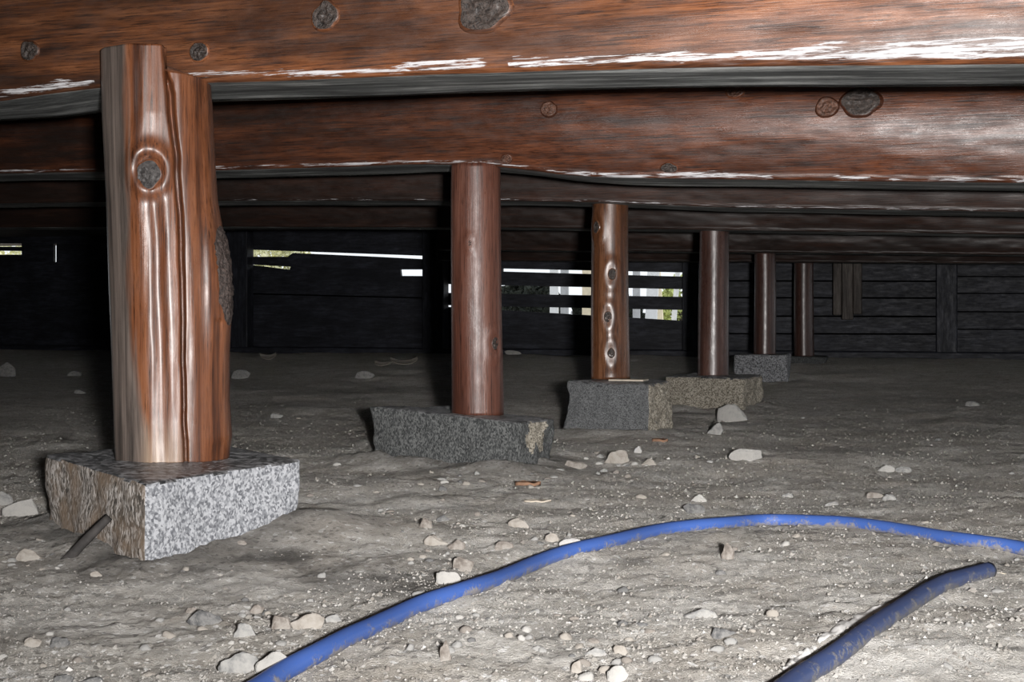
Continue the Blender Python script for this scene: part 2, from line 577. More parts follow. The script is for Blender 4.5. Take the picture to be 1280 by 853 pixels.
# far left panel
for a in ((240, 240, 270, 270), (270.3, 270.3, 299, 300)):
    strip(-30, 310, *a)
board([(-30, 299.3), (310, 300.3), (310, 305), (27, 304.6), (-30, 304.2)])
board([(27, 302), (66.8, 302), (66.8, 330), (27, 330)], y=WY + .033)
board([(-30, 308.4), (27, 308.6), (27, 313.8), (-30, 313.2)])
board([(-30, 318.3), (27.5, 318.5), (27.5, 330), (-30, 330)], y=WY + .033)
board([(70.4, 302), (310, 302), (310, 334), (70.4, 330)], y=WY + .033)
for a in ((326.6, 330.2, 350, 356), (350.4, 356.4, 374, 380), (374.4, 380.4, 398, 404), (398.4, 404.4, 422, 426), (422.4, 426.4, 445, 445)):
    strip(-30, 310, *a)
# panels on the right
yy = [236, 258, 281, 303, 326, 350, 371, 394, 416, 450]
for i in range(9):
    strip(866, 1185, yy[i] + .3, yy[i] + .8, yy[i + 1], yy[i + 1] + 1)
    strip(1183, 1420, yy[i] - 5, yy[i] - 4, yy[i + 1] - 5.5, yy[i + 1] - 4.6)
for px, wd in ((-12, 26), (85, 0), (306, 30), (549, 28), (868, 20), (1184, 22), (1420, 24)):
    if not wd: continue
    c = onY(px, HY, WY)
    hw = wd * 10.8 / F / 2
    wood_box('post', c[0] - hw, c[0] + hw, WY - .13, WY + .05 - .07, -.14, CEIL, M['wall_wood'], 2, (c[0], WY - .05, -.1), wallb, .006)
wood_box('sill', -14, 3.2, WY - .16, WY - .02 + .12, -.10, .075, M['wall_wood'], 0, (-5, WY, -.1), wallb, .008)

# ------------------------------------------------------------------ ground
# pads first (their footprint darkens the dirt): plan corners from the photo
PADS = {
    1: dict(c=[(180, 1.757), (375, 2.06), (246, 2.42), (57, 2.10)], top=[-.203, -.203, -.203, -.200]),
    2: dict(c=[(652, 2.90), (694, 3.14), (560, 3.42), (457, 3.13)], top=[-.211, -.222, -.21, -.192]),
    3: dict(c=[(811, 3.88), (839, 4.12), (770, 4.35), (708, 4.02)], top=[-.182, -.181, -.176, -.177]),
    4: dict(c=[(931, 5.18), (953, 5.48), (880, 5.75), (829, 5.34)], top=[-.220, -.220, -.218, -.214]),
    5: dict(c=[(985, 7.12), (988, 7.50), (930, 7.60), (917, 7.18)], top=[-.186, -.186, -.19, -.186]),
    6: dict(c=[(1032, 8.45), (1036, 8.80), (982, 8.85), (978, 8.50)], top=[-.232, -.232, -.232, -.232]),
}
for k, p in PADS.items():
    p['xy'] = [P(px, HY, d)[:2] for px, d in p['c']]
    p['ctr'] = np.mean(p['xy'], 0)


def seg_dist(x, y, poly):
    """signed-ish distance to a polygon (0 inside)"""
    x = np.asarray(x); y = np.asarray(y)
    best = np.full(x.shape, 1e9)
    inside = np.zeros(x.shape, bool)
    n = len(poly)
    for i in range(n):
        ax, ay = poly[i]; bx, by = poly[(i + 1) % n]
        dx, dy = bx - ax, by - ay
        t = np.clip(((x - ax) * dx + (y - ay) * dy) / (dx * dx + dy * dy), 0, 1)
        best = np.minimum(best, np.hypot(x - ax - t * dx, y - ay - t * dy))
        cond = ((ay > y) != (by > y)) & (x < (bx - ax) * (y - ay) / (by - ay + 1e-12) + ax)
        inside ^= cond
    return np.where(inside, 0.0, best)


HOSE1 = [(300, 884), (350, 853), (400, 825), (455, 797), (520, 768), (600, 739), (680, 708), (760, 684), (830, 669),
         (900, 659.5), (960, 656.5), (1040, 658.5), (1120, 668), (1200, 681.5), (1280, 694), (1380, 708), (1540, 722), (1760, 730)]
HOSE2 = [(935, 905), (1000, 856), (1060, 816), (1120, 774), (1160, 748), (1196, 731), (1236, 719.5)]
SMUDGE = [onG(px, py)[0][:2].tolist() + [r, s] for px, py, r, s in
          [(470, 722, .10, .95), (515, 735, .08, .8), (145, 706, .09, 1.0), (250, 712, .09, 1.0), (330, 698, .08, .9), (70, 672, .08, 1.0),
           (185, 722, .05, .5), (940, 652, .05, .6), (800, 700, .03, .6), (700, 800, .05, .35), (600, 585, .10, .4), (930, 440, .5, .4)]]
PALE = [onG(px, py)[0][:2].tolist() + [r, s] for px, py, r, s in
        [(110, 752, .14, .8), (240, 735, .10, .6), (560, 770, .14, .7), (640, 705, .12, .6), (960, 760, .25, .5), (1060, 830, .2, .6), (1160, 830, .15, .6),
         (380, 745, .08, .7), (480, 640, .2, .4), (640, 660, .2, .35), (860, 720, .2, .45), (60, 740, .1, .6)]]


def build_ground():
    ny, nx = 620, 460
    t = np.linspace(0, 1, ny)
    Y = 0.45 * (17.0 / 0.45) ** (t ** 1.12)
    Y = 0.45 + (Y - 0.45)
    S = np.linspace(-1, 1, nx)
    # finer in the seen sector, wide skirts outside
    xl, xr = -0.86, 0.10
    inner = S[(np.abs(S) <= .9)]
    X = np.zeros((ny, nx)); Yg = np.repeat(Y[:, None], nx, 1)
    for i, y in enumerate(Y):
        a, b = xl * y - .12, xr * y + .12
        X[i] = np.where(np.abs(S) <= .9, a + (b - a) * (S + .9) / 1.8,
                        np.where(S < 0, a + (S + .9) / .1 * (a + 14.25), b + (S - .9) / .1 * (8.0 - b)))
    Z = ground(X, Yg)
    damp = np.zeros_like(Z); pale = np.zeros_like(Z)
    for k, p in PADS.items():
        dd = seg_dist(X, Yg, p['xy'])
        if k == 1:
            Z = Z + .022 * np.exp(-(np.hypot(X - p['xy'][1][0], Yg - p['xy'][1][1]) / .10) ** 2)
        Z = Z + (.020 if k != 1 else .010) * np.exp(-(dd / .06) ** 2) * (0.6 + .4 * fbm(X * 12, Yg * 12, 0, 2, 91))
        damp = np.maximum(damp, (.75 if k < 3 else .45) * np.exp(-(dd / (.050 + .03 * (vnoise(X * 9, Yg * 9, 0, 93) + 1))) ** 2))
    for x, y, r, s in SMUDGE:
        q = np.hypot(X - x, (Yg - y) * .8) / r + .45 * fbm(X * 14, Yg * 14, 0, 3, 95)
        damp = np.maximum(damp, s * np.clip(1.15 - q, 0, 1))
    for x, y, r, s in PALE:
        q = np.hypot(X - x, (Yg - y) * .8) / r
        pale = np.maximum(pale, s * np.clip(1.3 - q, 0, 1))
    v = np.stack([X.ravel(), Yg.ravel(), Z.ravel()], 1)
    # strip under and behind the camera
    ii = (np.arange(ny - 1)[:, None] * nx + np.arange(nx - 1)[None]).ravel()
    f = np.stack([ii, ii + 1, ii + nx + 1, ii + nx], 1)
    mk('floor', v, f, M['dirt'], kind='structure', attrs={'damp': damp.ravel(), 'pale': pale.ravel()},
       label='dry grey dirt ground of the crawl space')
    g = np.array([(-14.25, -3, 0.0), (8.0, -3, 0.0), (8.0, .47, -.004), (-14.25, .47, -.004)])
    mk('floor', g, [(0, 1, 2, 3)], M['dirt'], kind='structure', attrs={'damp': np.zeros(4), 'pale': np.zeros(4)})


build_ground()

# ------------------------------------------------------------------ beams
def knot(name, c, nrm, up, rx, ry, mats, parent, depth=.004, seed=0, ring=True):
    """an overgrown branch stub: raised lip of wood round a rough core"""
    nrm = np.asarray(nrm, float); nrm /= np.linalg.norm(nrm)
    up = np.asarray(up, float); up -= nrm * np.dot(up, nrm); up /= np.linalg.norm(up)
    sd_ = np.cross(up, nrm)
    nr, ns = 11, 30
    vs, fs, mi = [], [], []
    vs.append(c + nrm * depth * .7)
    for i in range(1, nr + 1):
        t = i / nr
        for j in range(ns):
            a = 2 * math.pi * j / ns
            wob = 1 + .2 * float(vnoise(math.cos(a) * 1.6 + seed, math.sin(a) * 1.6, seed * 1.3, 5))
            lip = math.exp(-((t - .84) / .09) ** 2)
            core = (.6 * float(vnoise(math.cos(a) * t * 5 + seed, math.sin(a) * t * 5, seed, 8)) + .10 * math.cos(t * 19)) if t < .80 else 0
            h = depth * (lip * .75 + core * 1.1 + .75 * (t < .8) + .15) if t < .99 else -depth * .6
            vs.append(c + sd_ * rx * t * wob * math.cos(a) + up * ry * t * wob * math.sin(a) + nrm * h)
    for j in range(ns):
        fs.append((0, 1 + j, 1 + (j + 1) % ns)); mi.append(0)
    for i in range(nr - 1):
        for j in range(ns):
            a0 = 1 + i * ns + j; b0 = 1 + i * ns + (j + 1) % ns
            fs.append((a0, a0 + ns, b0 + ns, b0)); mi.append(1 if (i + 1) / nr > .80 and ring else 0)
    vs = np.array(vs)
    wcx = wc_long(vs, 0) if abs(nrm[2]) < .9 and parent.get('axis') != 2 else wc_long(vs, 2)
    return mk(name, vs, fs, mats, c, parent, True, mi, {'wc': wcx, 'edge_white': np.full(len(vs), -2.0), 'grey': np.zeros(len(vs))})


BEAMS = {}


def beam(idx, Y0, arris, H, D, bulge, chamfer, mat, label, x0, x1, fine=None, white_band=None, seed=0, wob=.002, soot_shade=None):
    """log beam lying along x: arris is a list of (pixel column, pixel row) of its lower front edge"""
    pts = np.array([onY(px, py, Y0) for px, py in arris])
    ax_, az = pts[:, 0], pts[:, 2]
    fa, fb = fine if fine else (ax_.min() - .15, ax_.max() + .15)
    X = np.unique(np.concatenate([np.arange(x0, fa, .08), np.arange(fa, fb, .007 if idx < 3 else .02), np.arange(fb, x1 + .001, .08)]))
    n = len(X)
    zb = np.interp(X, ax_, az)
    k = np.exp(-.5 * (np.arange(-6, 7) / 2.5) ** 2); k /= k.sum()
    zb = np.convolve(np.pad(zb, 6, 'edge'), k, 'valid')
    # profile parameter: list of rows, front from top down to arris, underside, back
    rows = []
    tf = np.concatenate([np.linspace(1, .35, 16), np.linspace(.34, 0, 26)[0:]])
    verts = []; wcs = []; res = []
    e_all = []
    for t in tf:                                    # front
        z = zb + chamfer + t * (H - chamfer)
        y = Y0 - bulge * (1 - ((t - .45) / .62) ** 2).clip(0) + np.zeros(n)
        e = chamfer + t * (H - chamfer)
        y = y + wob * 2.0 * fbm(X * 3.0, e * 8 + seed, seed, 3, 41) + wob * .5 * vnoise(X * 22, e * 60, seed, 43)
        verts.append(np.stack([X, y, z], 1)); e_all.append(np.full(n, e))
    yA = verts[-1][:, 1]
    m = 9
    for i in range(1, m + 1):                       # rounded, hand-dressed arris
        a = i / m * math.pi / 2
        ch = chamfer * (1 + .25 * vnoise(X * 9, seed, 0, 47))
        y = yA + ch * .75 * (1 - math.cos(a)); z = zb + chamfer * (1 - math.sin(a))
        y = y + .0012 * vnoise(X * 30 + i * 1.3, i, seed, 48)
        verts.append(np.stack([X, y, z], 1)); e_all.append(np.full(n, chamfer * (1 - math.sin(a))))
    y1 = verts[-1][:, 1]
    for i in range(1, 9):                           # flat sawn underside
        t = i / 8
        verts.append(np.stack([X, y1 + (Y0 + D - y1) * t, zb + .0015 * vnoise(X * 6, t * 5, seed, 49)], 1)); e_all.append(np.full(n, -1.0))
    for z in (.02, H * .5, H):
        verts.append(np.stack([X, np.full(n, Y0 + D + (.02 if z == H * .5 else 0)), zb + z], 1)); e_all.append(np.full(n, -1.0))
    V = np.stack(verts, 0)                          # rows x n
    R = V.shape[0]
    E = np.stack(e_all, 0)
    whitev = np.full((R, n), -2.0)
    if white_band is not None:
        # ragged white band on the lower front edge: list of (column, centre height above arris in m, half width in m); 0 width = none
        a = np.array(white_band, float)
        xr = np.array([onY(c, arris[0][1], Y0)[0] for c in a[:, 0]])
        cen = np.interp(X, xr, a[:, 1]); hw = np.interp(X, xr, a[:, 2])
        whitev = np.where(E >= 0, (hw[None] - np.abs(E - cen[None])) / .006, -2.0)
        whitev = np.clip(whitev + .2, -2.5, .46)
        whitev = np.where(hw[None] <= 0.0002, -2.0, whitev)
    # soot stretches, plus shade painted into the far beams: list of (column, amount low on the face, amount high on the face)
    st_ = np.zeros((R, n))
    if soot_shade is not None:
        a = np.array(soot_shade, float)
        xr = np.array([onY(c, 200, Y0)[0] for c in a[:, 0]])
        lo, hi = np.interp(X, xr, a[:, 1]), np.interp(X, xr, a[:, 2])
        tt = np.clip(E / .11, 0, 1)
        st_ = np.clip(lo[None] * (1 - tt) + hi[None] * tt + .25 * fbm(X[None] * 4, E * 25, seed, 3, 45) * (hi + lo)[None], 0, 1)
    verts = V.reshape(-1, 3)
    faces = []
    mi = []
    nf = len(tf); na = nf + m
    for r in range(R):
        r2 = (r + 1) % R
        for i in range(n - 1):
            faces.append((r * n + i, r2 * n + i, r2 * n + i + 1, r * n + i + 1))
            mi.append(1 if na - 2 <= r < na + 8 else 0)
    faces.append([r * n for r in range(R)][::-1]); mi.append(1)
    faces.append([r * n + n - 1 for r in range(R)]); mi.append(1)
    wcv = wc_long(verts, 0) + np.array([seed * 3.1, seed, seed * 2])
    o = mk('log_beam', verts, faces, [mat, M['beam_under']], (-.7, Y0 + D / 2, float(zb.mean())), None, True, mi,
           {'wc': wcv, 'edge_white': whitev.ravel(), 'soot_shade': st_.ravel(), 'grey': np.zeros(len(verts))}, label=label, category='beam')
    BEAMS[idx] = dict(o=o, X=X, zb=zb, V=V, nf=nf, Y0=Y0)
    return o


def beam_hit(idx, px, py):
    """point and normal on the front of a beam at a pixel"""
    b = BEAMS[idx]
    q = onY(px, py, b['Y0'] - .01)
    i = int(np.argmin(np.abs(b['X'] - q[0])))
    colv = b['V'][:b['nf'] + 9, i]
    j = int(np.argmin(np.abs(colv[:, 2] - q[2])))
    j = min(max(j, 1), len(colv) - 2)
    tz = colv[j - 1] - colv[j + 1]
    nrm = np.cross(tz, np.array([1.0, 0, 0])); nrm = nrm if nrm[1] < 0 else -nrm
    return np.array([q[0], colv[j][1], colv[j][2]]), nrm / np.linalg.norm(nrm)


B1 = 1.80
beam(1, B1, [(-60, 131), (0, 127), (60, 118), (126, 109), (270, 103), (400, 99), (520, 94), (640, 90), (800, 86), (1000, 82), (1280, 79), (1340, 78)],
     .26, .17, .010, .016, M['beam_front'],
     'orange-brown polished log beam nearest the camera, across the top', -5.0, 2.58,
     white_band=[(-80, .006, .004), (0, .009, .005), (60, .011, .006), (112, .010, .005), (124, .010, 0), (212, .012, 0), (222, .012, .004), (300, .011, .0025), (350, .009, .0035), (440, .008, .003), (470, .009, .0055),
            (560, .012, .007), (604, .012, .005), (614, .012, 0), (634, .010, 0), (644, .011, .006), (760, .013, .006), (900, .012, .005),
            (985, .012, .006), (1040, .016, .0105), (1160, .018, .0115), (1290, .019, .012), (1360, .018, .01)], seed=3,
     soot_shade=[(-200, .6, .9), (0, .5, .85), (130, .45, .8), (280, .25, .65), (420, .12, .35), (560, .05, .15), (900, 0, .05), (1300, .1, .1)])
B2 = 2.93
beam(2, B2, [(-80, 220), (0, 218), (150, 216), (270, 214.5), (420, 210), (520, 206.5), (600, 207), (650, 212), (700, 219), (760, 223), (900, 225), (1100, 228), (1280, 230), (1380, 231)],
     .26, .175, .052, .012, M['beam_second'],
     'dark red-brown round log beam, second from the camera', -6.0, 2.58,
     white_band=[(-80, .006, .0012), (300, .006, .0018), (530, .006, .0022), (565, .006, .002), (625, .006, .002), (690, .006, .0018), (715, .004, .001), (735, .005, .0045), (800, .006, .005), (818, .006, .001), (830, .007, .005),
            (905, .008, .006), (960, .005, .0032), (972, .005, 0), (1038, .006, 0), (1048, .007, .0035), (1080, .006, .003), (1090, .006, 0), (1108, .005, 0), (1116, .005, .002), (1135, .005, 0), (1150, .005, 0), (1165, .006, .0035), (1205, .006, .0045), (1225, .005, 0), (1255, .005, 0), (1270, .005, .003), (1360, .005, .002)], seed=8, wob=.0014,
     soot_shade=[(-200, .85, .9), (100, .8, .85), (330, .6, .75), (480, .35, .6), (640, .25, .45), (760, .25, .2), (950, .15, .1), (1300, .1, .1)])
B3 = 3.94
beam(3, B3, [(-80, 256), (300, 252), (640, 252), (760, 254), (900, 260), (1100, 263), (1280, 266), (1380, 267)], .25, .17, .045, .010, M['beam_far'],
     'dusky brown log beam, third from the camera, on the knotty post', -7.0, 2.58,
     white_band=[(-80, .004, 0), (840, .004, .0005), (900, .004, .0012), (1000, .004, .0016), (1100, .004, .001), (1360, .004, .0005)], seed=13, wob=.002,
     soot_shade=[(-200, .9, .9), (560, .7, .7), (760, .45, .45), (1300, .35, .35)])  # weaker light towards the left is painted into the wood colour
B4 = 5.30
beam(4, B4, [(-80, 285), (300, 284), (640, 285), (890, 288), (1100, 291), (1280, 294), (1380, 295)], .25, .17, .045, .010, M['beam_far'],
     'dark log beam, fourth from the camera, on the shiny slim post', -8.0, 2.58, seed=17, wob=.003, soot_shade=[(-200, .9, .9), (600, .7, .7), (1300, .5, .5)])  # left end painted darker for the light lost there
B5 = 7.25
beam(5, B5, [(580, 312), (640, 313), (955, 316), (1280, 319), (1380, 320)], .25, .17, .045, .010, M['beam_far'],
     'shadowy log beam, fifth from the camera, deep under the house', float(onY(592, HY, B5)[0]), 2.58, seed=23, wob=.003, soot_shade=[(500, .6, .6), (1300, .6, .6)])
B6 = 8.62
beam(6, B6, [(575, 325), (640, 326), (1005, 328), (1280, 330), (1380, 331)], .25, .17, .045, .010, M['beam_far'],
     'farthest log beam, nearly black, above the last slim post', float(onY(585, HY, B6)[0]), 2.58, seed=29, wob=.003, soot_shade=[(500, .6, .6), (1300, .6, .6)])

KW = [M['knot_dark'], M['beam_front']]; KW2 = [M['knot_brown'], M['beam_second']]
ppm1 = 1.93 / F; ppm2 = 3.05 / F
for (px, py, r, e, mats, sdv) in ((38, 63, 17, .95, KW, 1), (249, 66, 16, .95, KW, 2), (407, 18, 21, 1.0, KW, 3), (605, 12, 38, .86, KW, 4)):
    c, nr_ = beam_hit(1, px, py)
    knot('knot', c, nr_, (0, 0, 1), r * ppm1, r * ppm1 * e, mats, BEAMS[1]['o'], .0042 if r < 30 else .006, sdv)
for (px, py, r, e, mats, sdv) in ((694, 143, 12, .9, KW2, 5), (1078, 134, 25, .8, [M['knot_dark'], M['beam_second']], 6), (1037, 140, 15, .85, KW2, 7), (923, 118, 12, .8, KW2, 8),
                                   (637, 200, 9, .8, KW2, 9), (838, 211, 13, .55, [M['knot_dark'], M['beam_second']], 10)):
    c, nr_ = beam_hit(2, px, py)
    knot('knot', c, nr_, (0, 0, 1), r * ppm2, r * ppm2 * e, mats, BEAMS[2]['o'], .006 if r > 20 else .005, sdv)

# ------------------------------------------------------------------ posts
def frame_at(px):
    d = AX + (px - HX) / F * RX
    d = d / np.linalg.norm(d)
    return d, np.array([d[1], -d[0], 0.0])           # away from the camera, to the right


def post_big():
    px0, dpt = 214, 2.07
    base = P(px0, HY, dpt)[:2]
    fwd, rgt = frame_at(px0)
    m = dpt / F
    zt, zs = CZ + (HY - 56) * 2.0 / F, CZ - .2035
    rows = 210
    left = [(56, 126), (150, 128), (250, 133), (350, 136), (450, 140), (550, 143), (585, 145)]
    right = [(56, 264), (105, 265), (150, 267), (200, 269.5), (250, 273), (285, 279), (310, 285), (335, 288), (365, 291), (400, 290), (440, 288), (500, 288), (545, 291), (575, 287), (585, 286)]
    s = 1 / math.cos(math.atan((px0 - HX) / F))      # view is oblique to the image plane here
    uf = np.sin(np.linspace(-math.pi / 2, math.pi / 2, 150)); uf = .35 * uf + .65 * np.linspace(-1, 1, 150)
    ub = np.linspace(1, -1, 44)[1:-1]
    V, A, G, BR = [], [], [], []
    for i in range(rows):
        z = zs + (zt - zs) * i / (rows - 1)
        py = HY - (z - CZ) / m
        # front surface lies nearer; correct columns for depth difference
        lx = (interp(py, left) - px0) * m / s; rx_ = (interp(py, right) - px0) * m / s
        c, hw = (lx + rx_) / 2, (rx_ - lx) / 2
        col = px0 + (c + hw * uf) * s / m            # photo column of each front sample
        base_d = .070 * (1 - np.abs(uf) ** 2.6) ** (1 / 2.2)
        crack = interp(py, [(56, 206), (92, 210), (150, 214), (200, 220), (260, 224), (330, 226), (420, 228), (520, 230), (585, 232)])
        kx, ky = 187, 219
        # flat weathered flank on the left
        fl_ = interp(py, [(56, 158), (150, 160), (250, 163), (400, 166), (500, 176), (585, 190)])
        flat = np.clip((fl_ - col) / 22, 0, 1)
        d = base_d - .012 * flat * np.clip(1 - (fl_ - col) / 60, 0, 1)
        def g(c0, sg, am): return am * np.exp(-((col - c0) / sg) ** 2)
        # swelling ridges
        below = 1 / (1 + math.exp(-(py - 235) / 14)); above = 1 - below
        d = d + g(interp(py, [(56, 182), (150, 182), (195, 172), (240, 176), (320, 182), (420, 188), (585, 196)]), 15, .0046)
        d = d + g(interp(py, [(56, 200), (190, 206), (230, 207), (300, 211), (420, 214), (585, 216)]), 11, .0040 * (.3 + .7 * below))
        d = d - g(interp(py, [(56, 192), (219, 190), (300, 197), (450, 202), (585, 206)]), 7, .0030 * below)
        d = d + g(interp(py, [(56, 224), (150, 226), (260, 233), (330, 236), (585, 242)]), 13, .0030)
        d = d + g(interp(py, [(56, 258), (250, 258), (350, 264), (470, 262), (585, 268)]), 9, .004 * math.exp(-((py - 350) / 120) ** 2))
        d = d - g(interp(py, [(56, 250), (585, 254)]), 9, .0014)
        d = d - g(278, 5, .006 * math.exp(-((py - 560) / 25) ** 2)) - g(interp(py, [(300, 276), (585, 270)]), 4, .003 * (py > 400))
        fade = 1 - .45 * min(max((py - 400) / 120, 0), 1)
        d = base_d + (d - base_d) * fade
        # bulge with torn bark on the right edge
        d = d + g(287, 9, .012 * math.exp(-((py - 345) / 55) ** 2))
        # knot collar
        rr = np.hypot(col - kx, (py - ky) * .92)
        d = d + .0055 * np.exp(-((rr - 23) / 9) ** 2) - .004 * np.exp(-(rr / 16) ** 4)
        # drying crack
        cw = interp(py, [(56, 2.0), (100, 3.2), (240, 2.6), (420, 1.8), (585, 1.6)])
        d = d - g(crack + 1.2 * vnoise(py / 25, 3.3), cw, .020)
        d = d + .0004 * vnoise(col / 5.0, py / 60, .4, 61) + .0009 * fbm(col / 14, py / 90, 1.7, 2, 62)
        lat = c + hw * uf
        dep = -d
        latb = c + hw * ub * .97; depb = .072 * (1 - np.abs(ub) ** 2.4) ** (1 / 2.2)
        L = np.concatenate([lat, latb]); Dp = np.concatenate([dep, depb])
        C_ = np.concatenate([col, px0 + (c + hw * ub) * s / m])
        zz = np.full(len(L), z)
        V.append(np.stack([base[0] + rgt[0] * L + fwd[0] * Dp, base[1] + rgt[1] * L + fwd[1] * Dp, zz], 1))
        gr = np.clip((fl_ + 3 - C_ + 4 * vnoise(C_ / 4, py / 70, 2)) / 8, 0, 1)
        gr = np.concatenate([gr[:150], np.where(ub > 0, .1, .9)])
        foot = np.clip((py - 515 + 12 * vnoise(C_ / 6, 7.7)) / 60, 0, 1) * np.exp(-((C_ - 204) / 24) ** 4)
        foot[150:] = 0
        BR.append(foot)
        topg = np.clip((62 - py) / 4, 0, 1) * .8
        G.append(np.clip(np.maximum(np.maximum(gr * .92, 0), topg), 0, 1))
        A.append(np.stack([zz, L, Dp], 1))
    V = np.array(V); R, n = V.shape[:2]
    # notch: right of the crack the post ends under the beam
    zsh = CZ + (HY - 94) * 2.03 / F
    V2 = V.copy()
    for i in range(R):
        py = HY - (V[i, 0, 2] - CZ) / m
        for j in range(n):
            L = A[i][j, 1]; colj = px0 + L * s / m
            k = 1 / (1 + math.exp(-(colj - 209) / .9))
            lim = zsh - max(0, colj - 212) * .00010
            zmax = zt + .0004 * math.sin(colj * .2) if colj < 209 else lim
            z0 = lim - .03
            if V[i, j, 2] > z0:                    # only the head of the post is cut down
                V2[i, j, 2] = z0 + (V[i, j, 2] - z0) * (zmax - z0) / (zt - z0)
    A = np.array(A); A[:, :, 0] = V2[:, :, 2]
    verts = V2.reshape(-1, 3)
    f = gridfaces(R, n, True)
    top = [(R - 1) * n + j for j in range(n)]
    bc = len(verts)
    verts = np.vstack([verts, V2[-1].mean(0), V2[0].mean(0)])
    f += [(top[j], top[(j + 1) % n], bc) for j in range(n)] + [((j + 1) % n, j, bc + 1) for j in range(n)]
    Aw = np.vstack([A.reshape(-1, 3), A[-1].mean(0), A[0].mean(0)])
    G = np.concatenate([np.array(G).ravel(), [.9, .9]])
    o = mk('log_post', verts, f, M['post_one'], (base[0], base[1], zs), None, True, None,
           {'wc': Aw + 3.0, 'grey': G, 'bare': np.concatenate([np.array(BR).ravel(), [0, 0]]), 'edge_white': np.full(len(verts), -2.0)},
           label='thick gnarled polished log post with a long crack, nearest the camera', category='post')
    o['axis'] = 2
    kc = base + rgt[:2] * ((187 - px0) * m / s) + fwd[:2] * (-.0745)
    kz = CZ + (HY - 219) * 2.0 / F
    knot('knot', np.array([kc[0], kc[1], kz]), -fwd * .97 + rgt * -.22, (0, 0, 1), .0205, .0235, [M['knot_grey'], M['post_one']], o, .003, 14)
    # torn grey bark scar on the bulge of the right edge
    rr = [i for i in range(R) if 282 < HY - (V2[i, 0, 2] - CZ) / m < 408]
    jj = list(range(126, 162))
    B = []
    ctr2 = V2.mean(1)
    for ii_, i in enumerate(rr):
        te = math.sin(math.pi * (ii_ + .5) / len(rr)) ** .6
        for q, j in enumerate(jj):
            ev = min(q, len(jj) - 1 - q) / (len(jj) / 2)
            nv = V2[i, j] - ctr2[i]; nv[2] = 0; nv /= np.linalg.norm(nv)
            edge = (te * 1.15 - (1 - ev) * (1.0 + .35 * float(vnoise(ii_ * .35, q * .1, 4.4))))
            hgt = np.clip(edge * 4, -.6, 1) * (.0022 + .0022 * float(vnoise(ii_ * .5, q * .6, 1.2)))
            B.append(V2[i, j] + nv * hgt)
    mk('bark_scar', np.array(B), gridfaces(len(rr), len(jj)), M['bark'], np.array(B).mean(0), o, True, label='dark torn bark scar')
    return o


def post_round(px, base_row, top_row, dfront, wtop, wbot, mat, label, knots=(), seed=1, rows=70, seg=48, bend=.002, name='log_post'):
    fwd, rgt = frame_at(px)
    r1, r0 = wtop * dfront / F / 2, wbot * dfront / F / 2
    c3 = P(px, HY, dfront) + fwd * r0
    zs = CZ + (HY - base_row) * dfront / F - .0015
    zt = CZ + (HY - top_row) * dfront / F + .006
    V, A = [], []
    an = np.linspace(0, 2 * math.pi, seg, endpoint=False)
    for i in range(rows):
        t = i / (rows - 1); z = zs + (zt - zs) * t
        r = r0 + (r1 - r0) * t
        rr = r * (1 + .018 * vnoise(np.cos(an) * 1.2 + seed, np.sin(an) * 1.2, t * 2.0, seed) + .006 * vnoise(np.cos(an) * 9, np.sin(an) * 9, t * 1.5, seed + 3))
        for (kx, ky, kr, *_) in knots:
            tz = (CZ + (HY - ky) * dfront / F - z) / (kr * dfront / F)
            ua = np.arcsin(np.clip((kx - px) * dfront / F / r, -.95, .95))
            da = ((an - (math.pi * 1.5 + ua) + math.pi) % (2 * math.pi) - math.pi) * r / (kr * dfront / F)
            q = np.hypot(da, tz * .55)
            rr = rr + .0035 * np.exp(-((q - 1.25) / .55) ** 2)
        bx = bend * math.sin(t * 3.0 + seed); by = bend * math.cos(t * 2.2 + seed)
        L = rr * np.cos(an) + bx; Dp = rr * np.sin(an) + by
        V.append(np.stack([c3[0] + rgt[0] * L + fwd[0] * Dp, c3[1] + rgt[1] * L + fwd[1] * Dp, np.full(seg, z)], 1))
        A.append(np.stack([np.full(seg, z), L, Dp], 1))
    V = np.array(V).reshape(-1, 3); A = np.array(A).reshape(-1, 3)
    f = gridfaces(rows, seg, True)
    bc = len(V)
    V = np.vstack([V, (c3[0], c3[1], zt), (c3[0], c3[1], zs)]); A = np.vstack([A, (zt, 0, 0), (zs, 0, 0)])
    f += [((rows - 1) * seg + j, (rows - 1) * seg + (j + 1) % seg, bc) for j in range(seg)] + [((j + 1) % seg, j, bc + 1) for j in range(seg)]
    G = np.zeros(len(V)); G[-2:] = .9
    o = mk(name, V, f, mat, (c3[0], c3[1], zs), None, True, None, {'wc': A + seed * 2.3, 'grey': G, 'edge_white': np.full(len(V), -2.0)},
           label=label, category='post')
    o['axis'] = 2
    for k, (kx, ky, kr, km) in enumerate(knots):
        z = CZ + (HY - ky) * dfront / F
        t = (z - zs) / (zt - zs); r = r0 + (r1 - r0) * t
        lat = (kx - px) * dfront / F
        dep = -math.sqrt(max(r * r - lat * lat, 1e-6))
        c = np.array([c3[0] + rgt[0] * lat + fwd[0] * dep, c3[1] + rgt[1] * lat + fwd[1] * dep, z]) 
        nr_ = rgt * lat + fwd * dep
        nr_ = nr_ / np.linalg.norm(nr_)
        knot('knot', c + nr_ * .001, nr_, (0, 0, 1), kr * dfront / F * .8, kr * dfront / F * 1.15, [km, mat], o, .0024, 20 + k + seed)
    return o


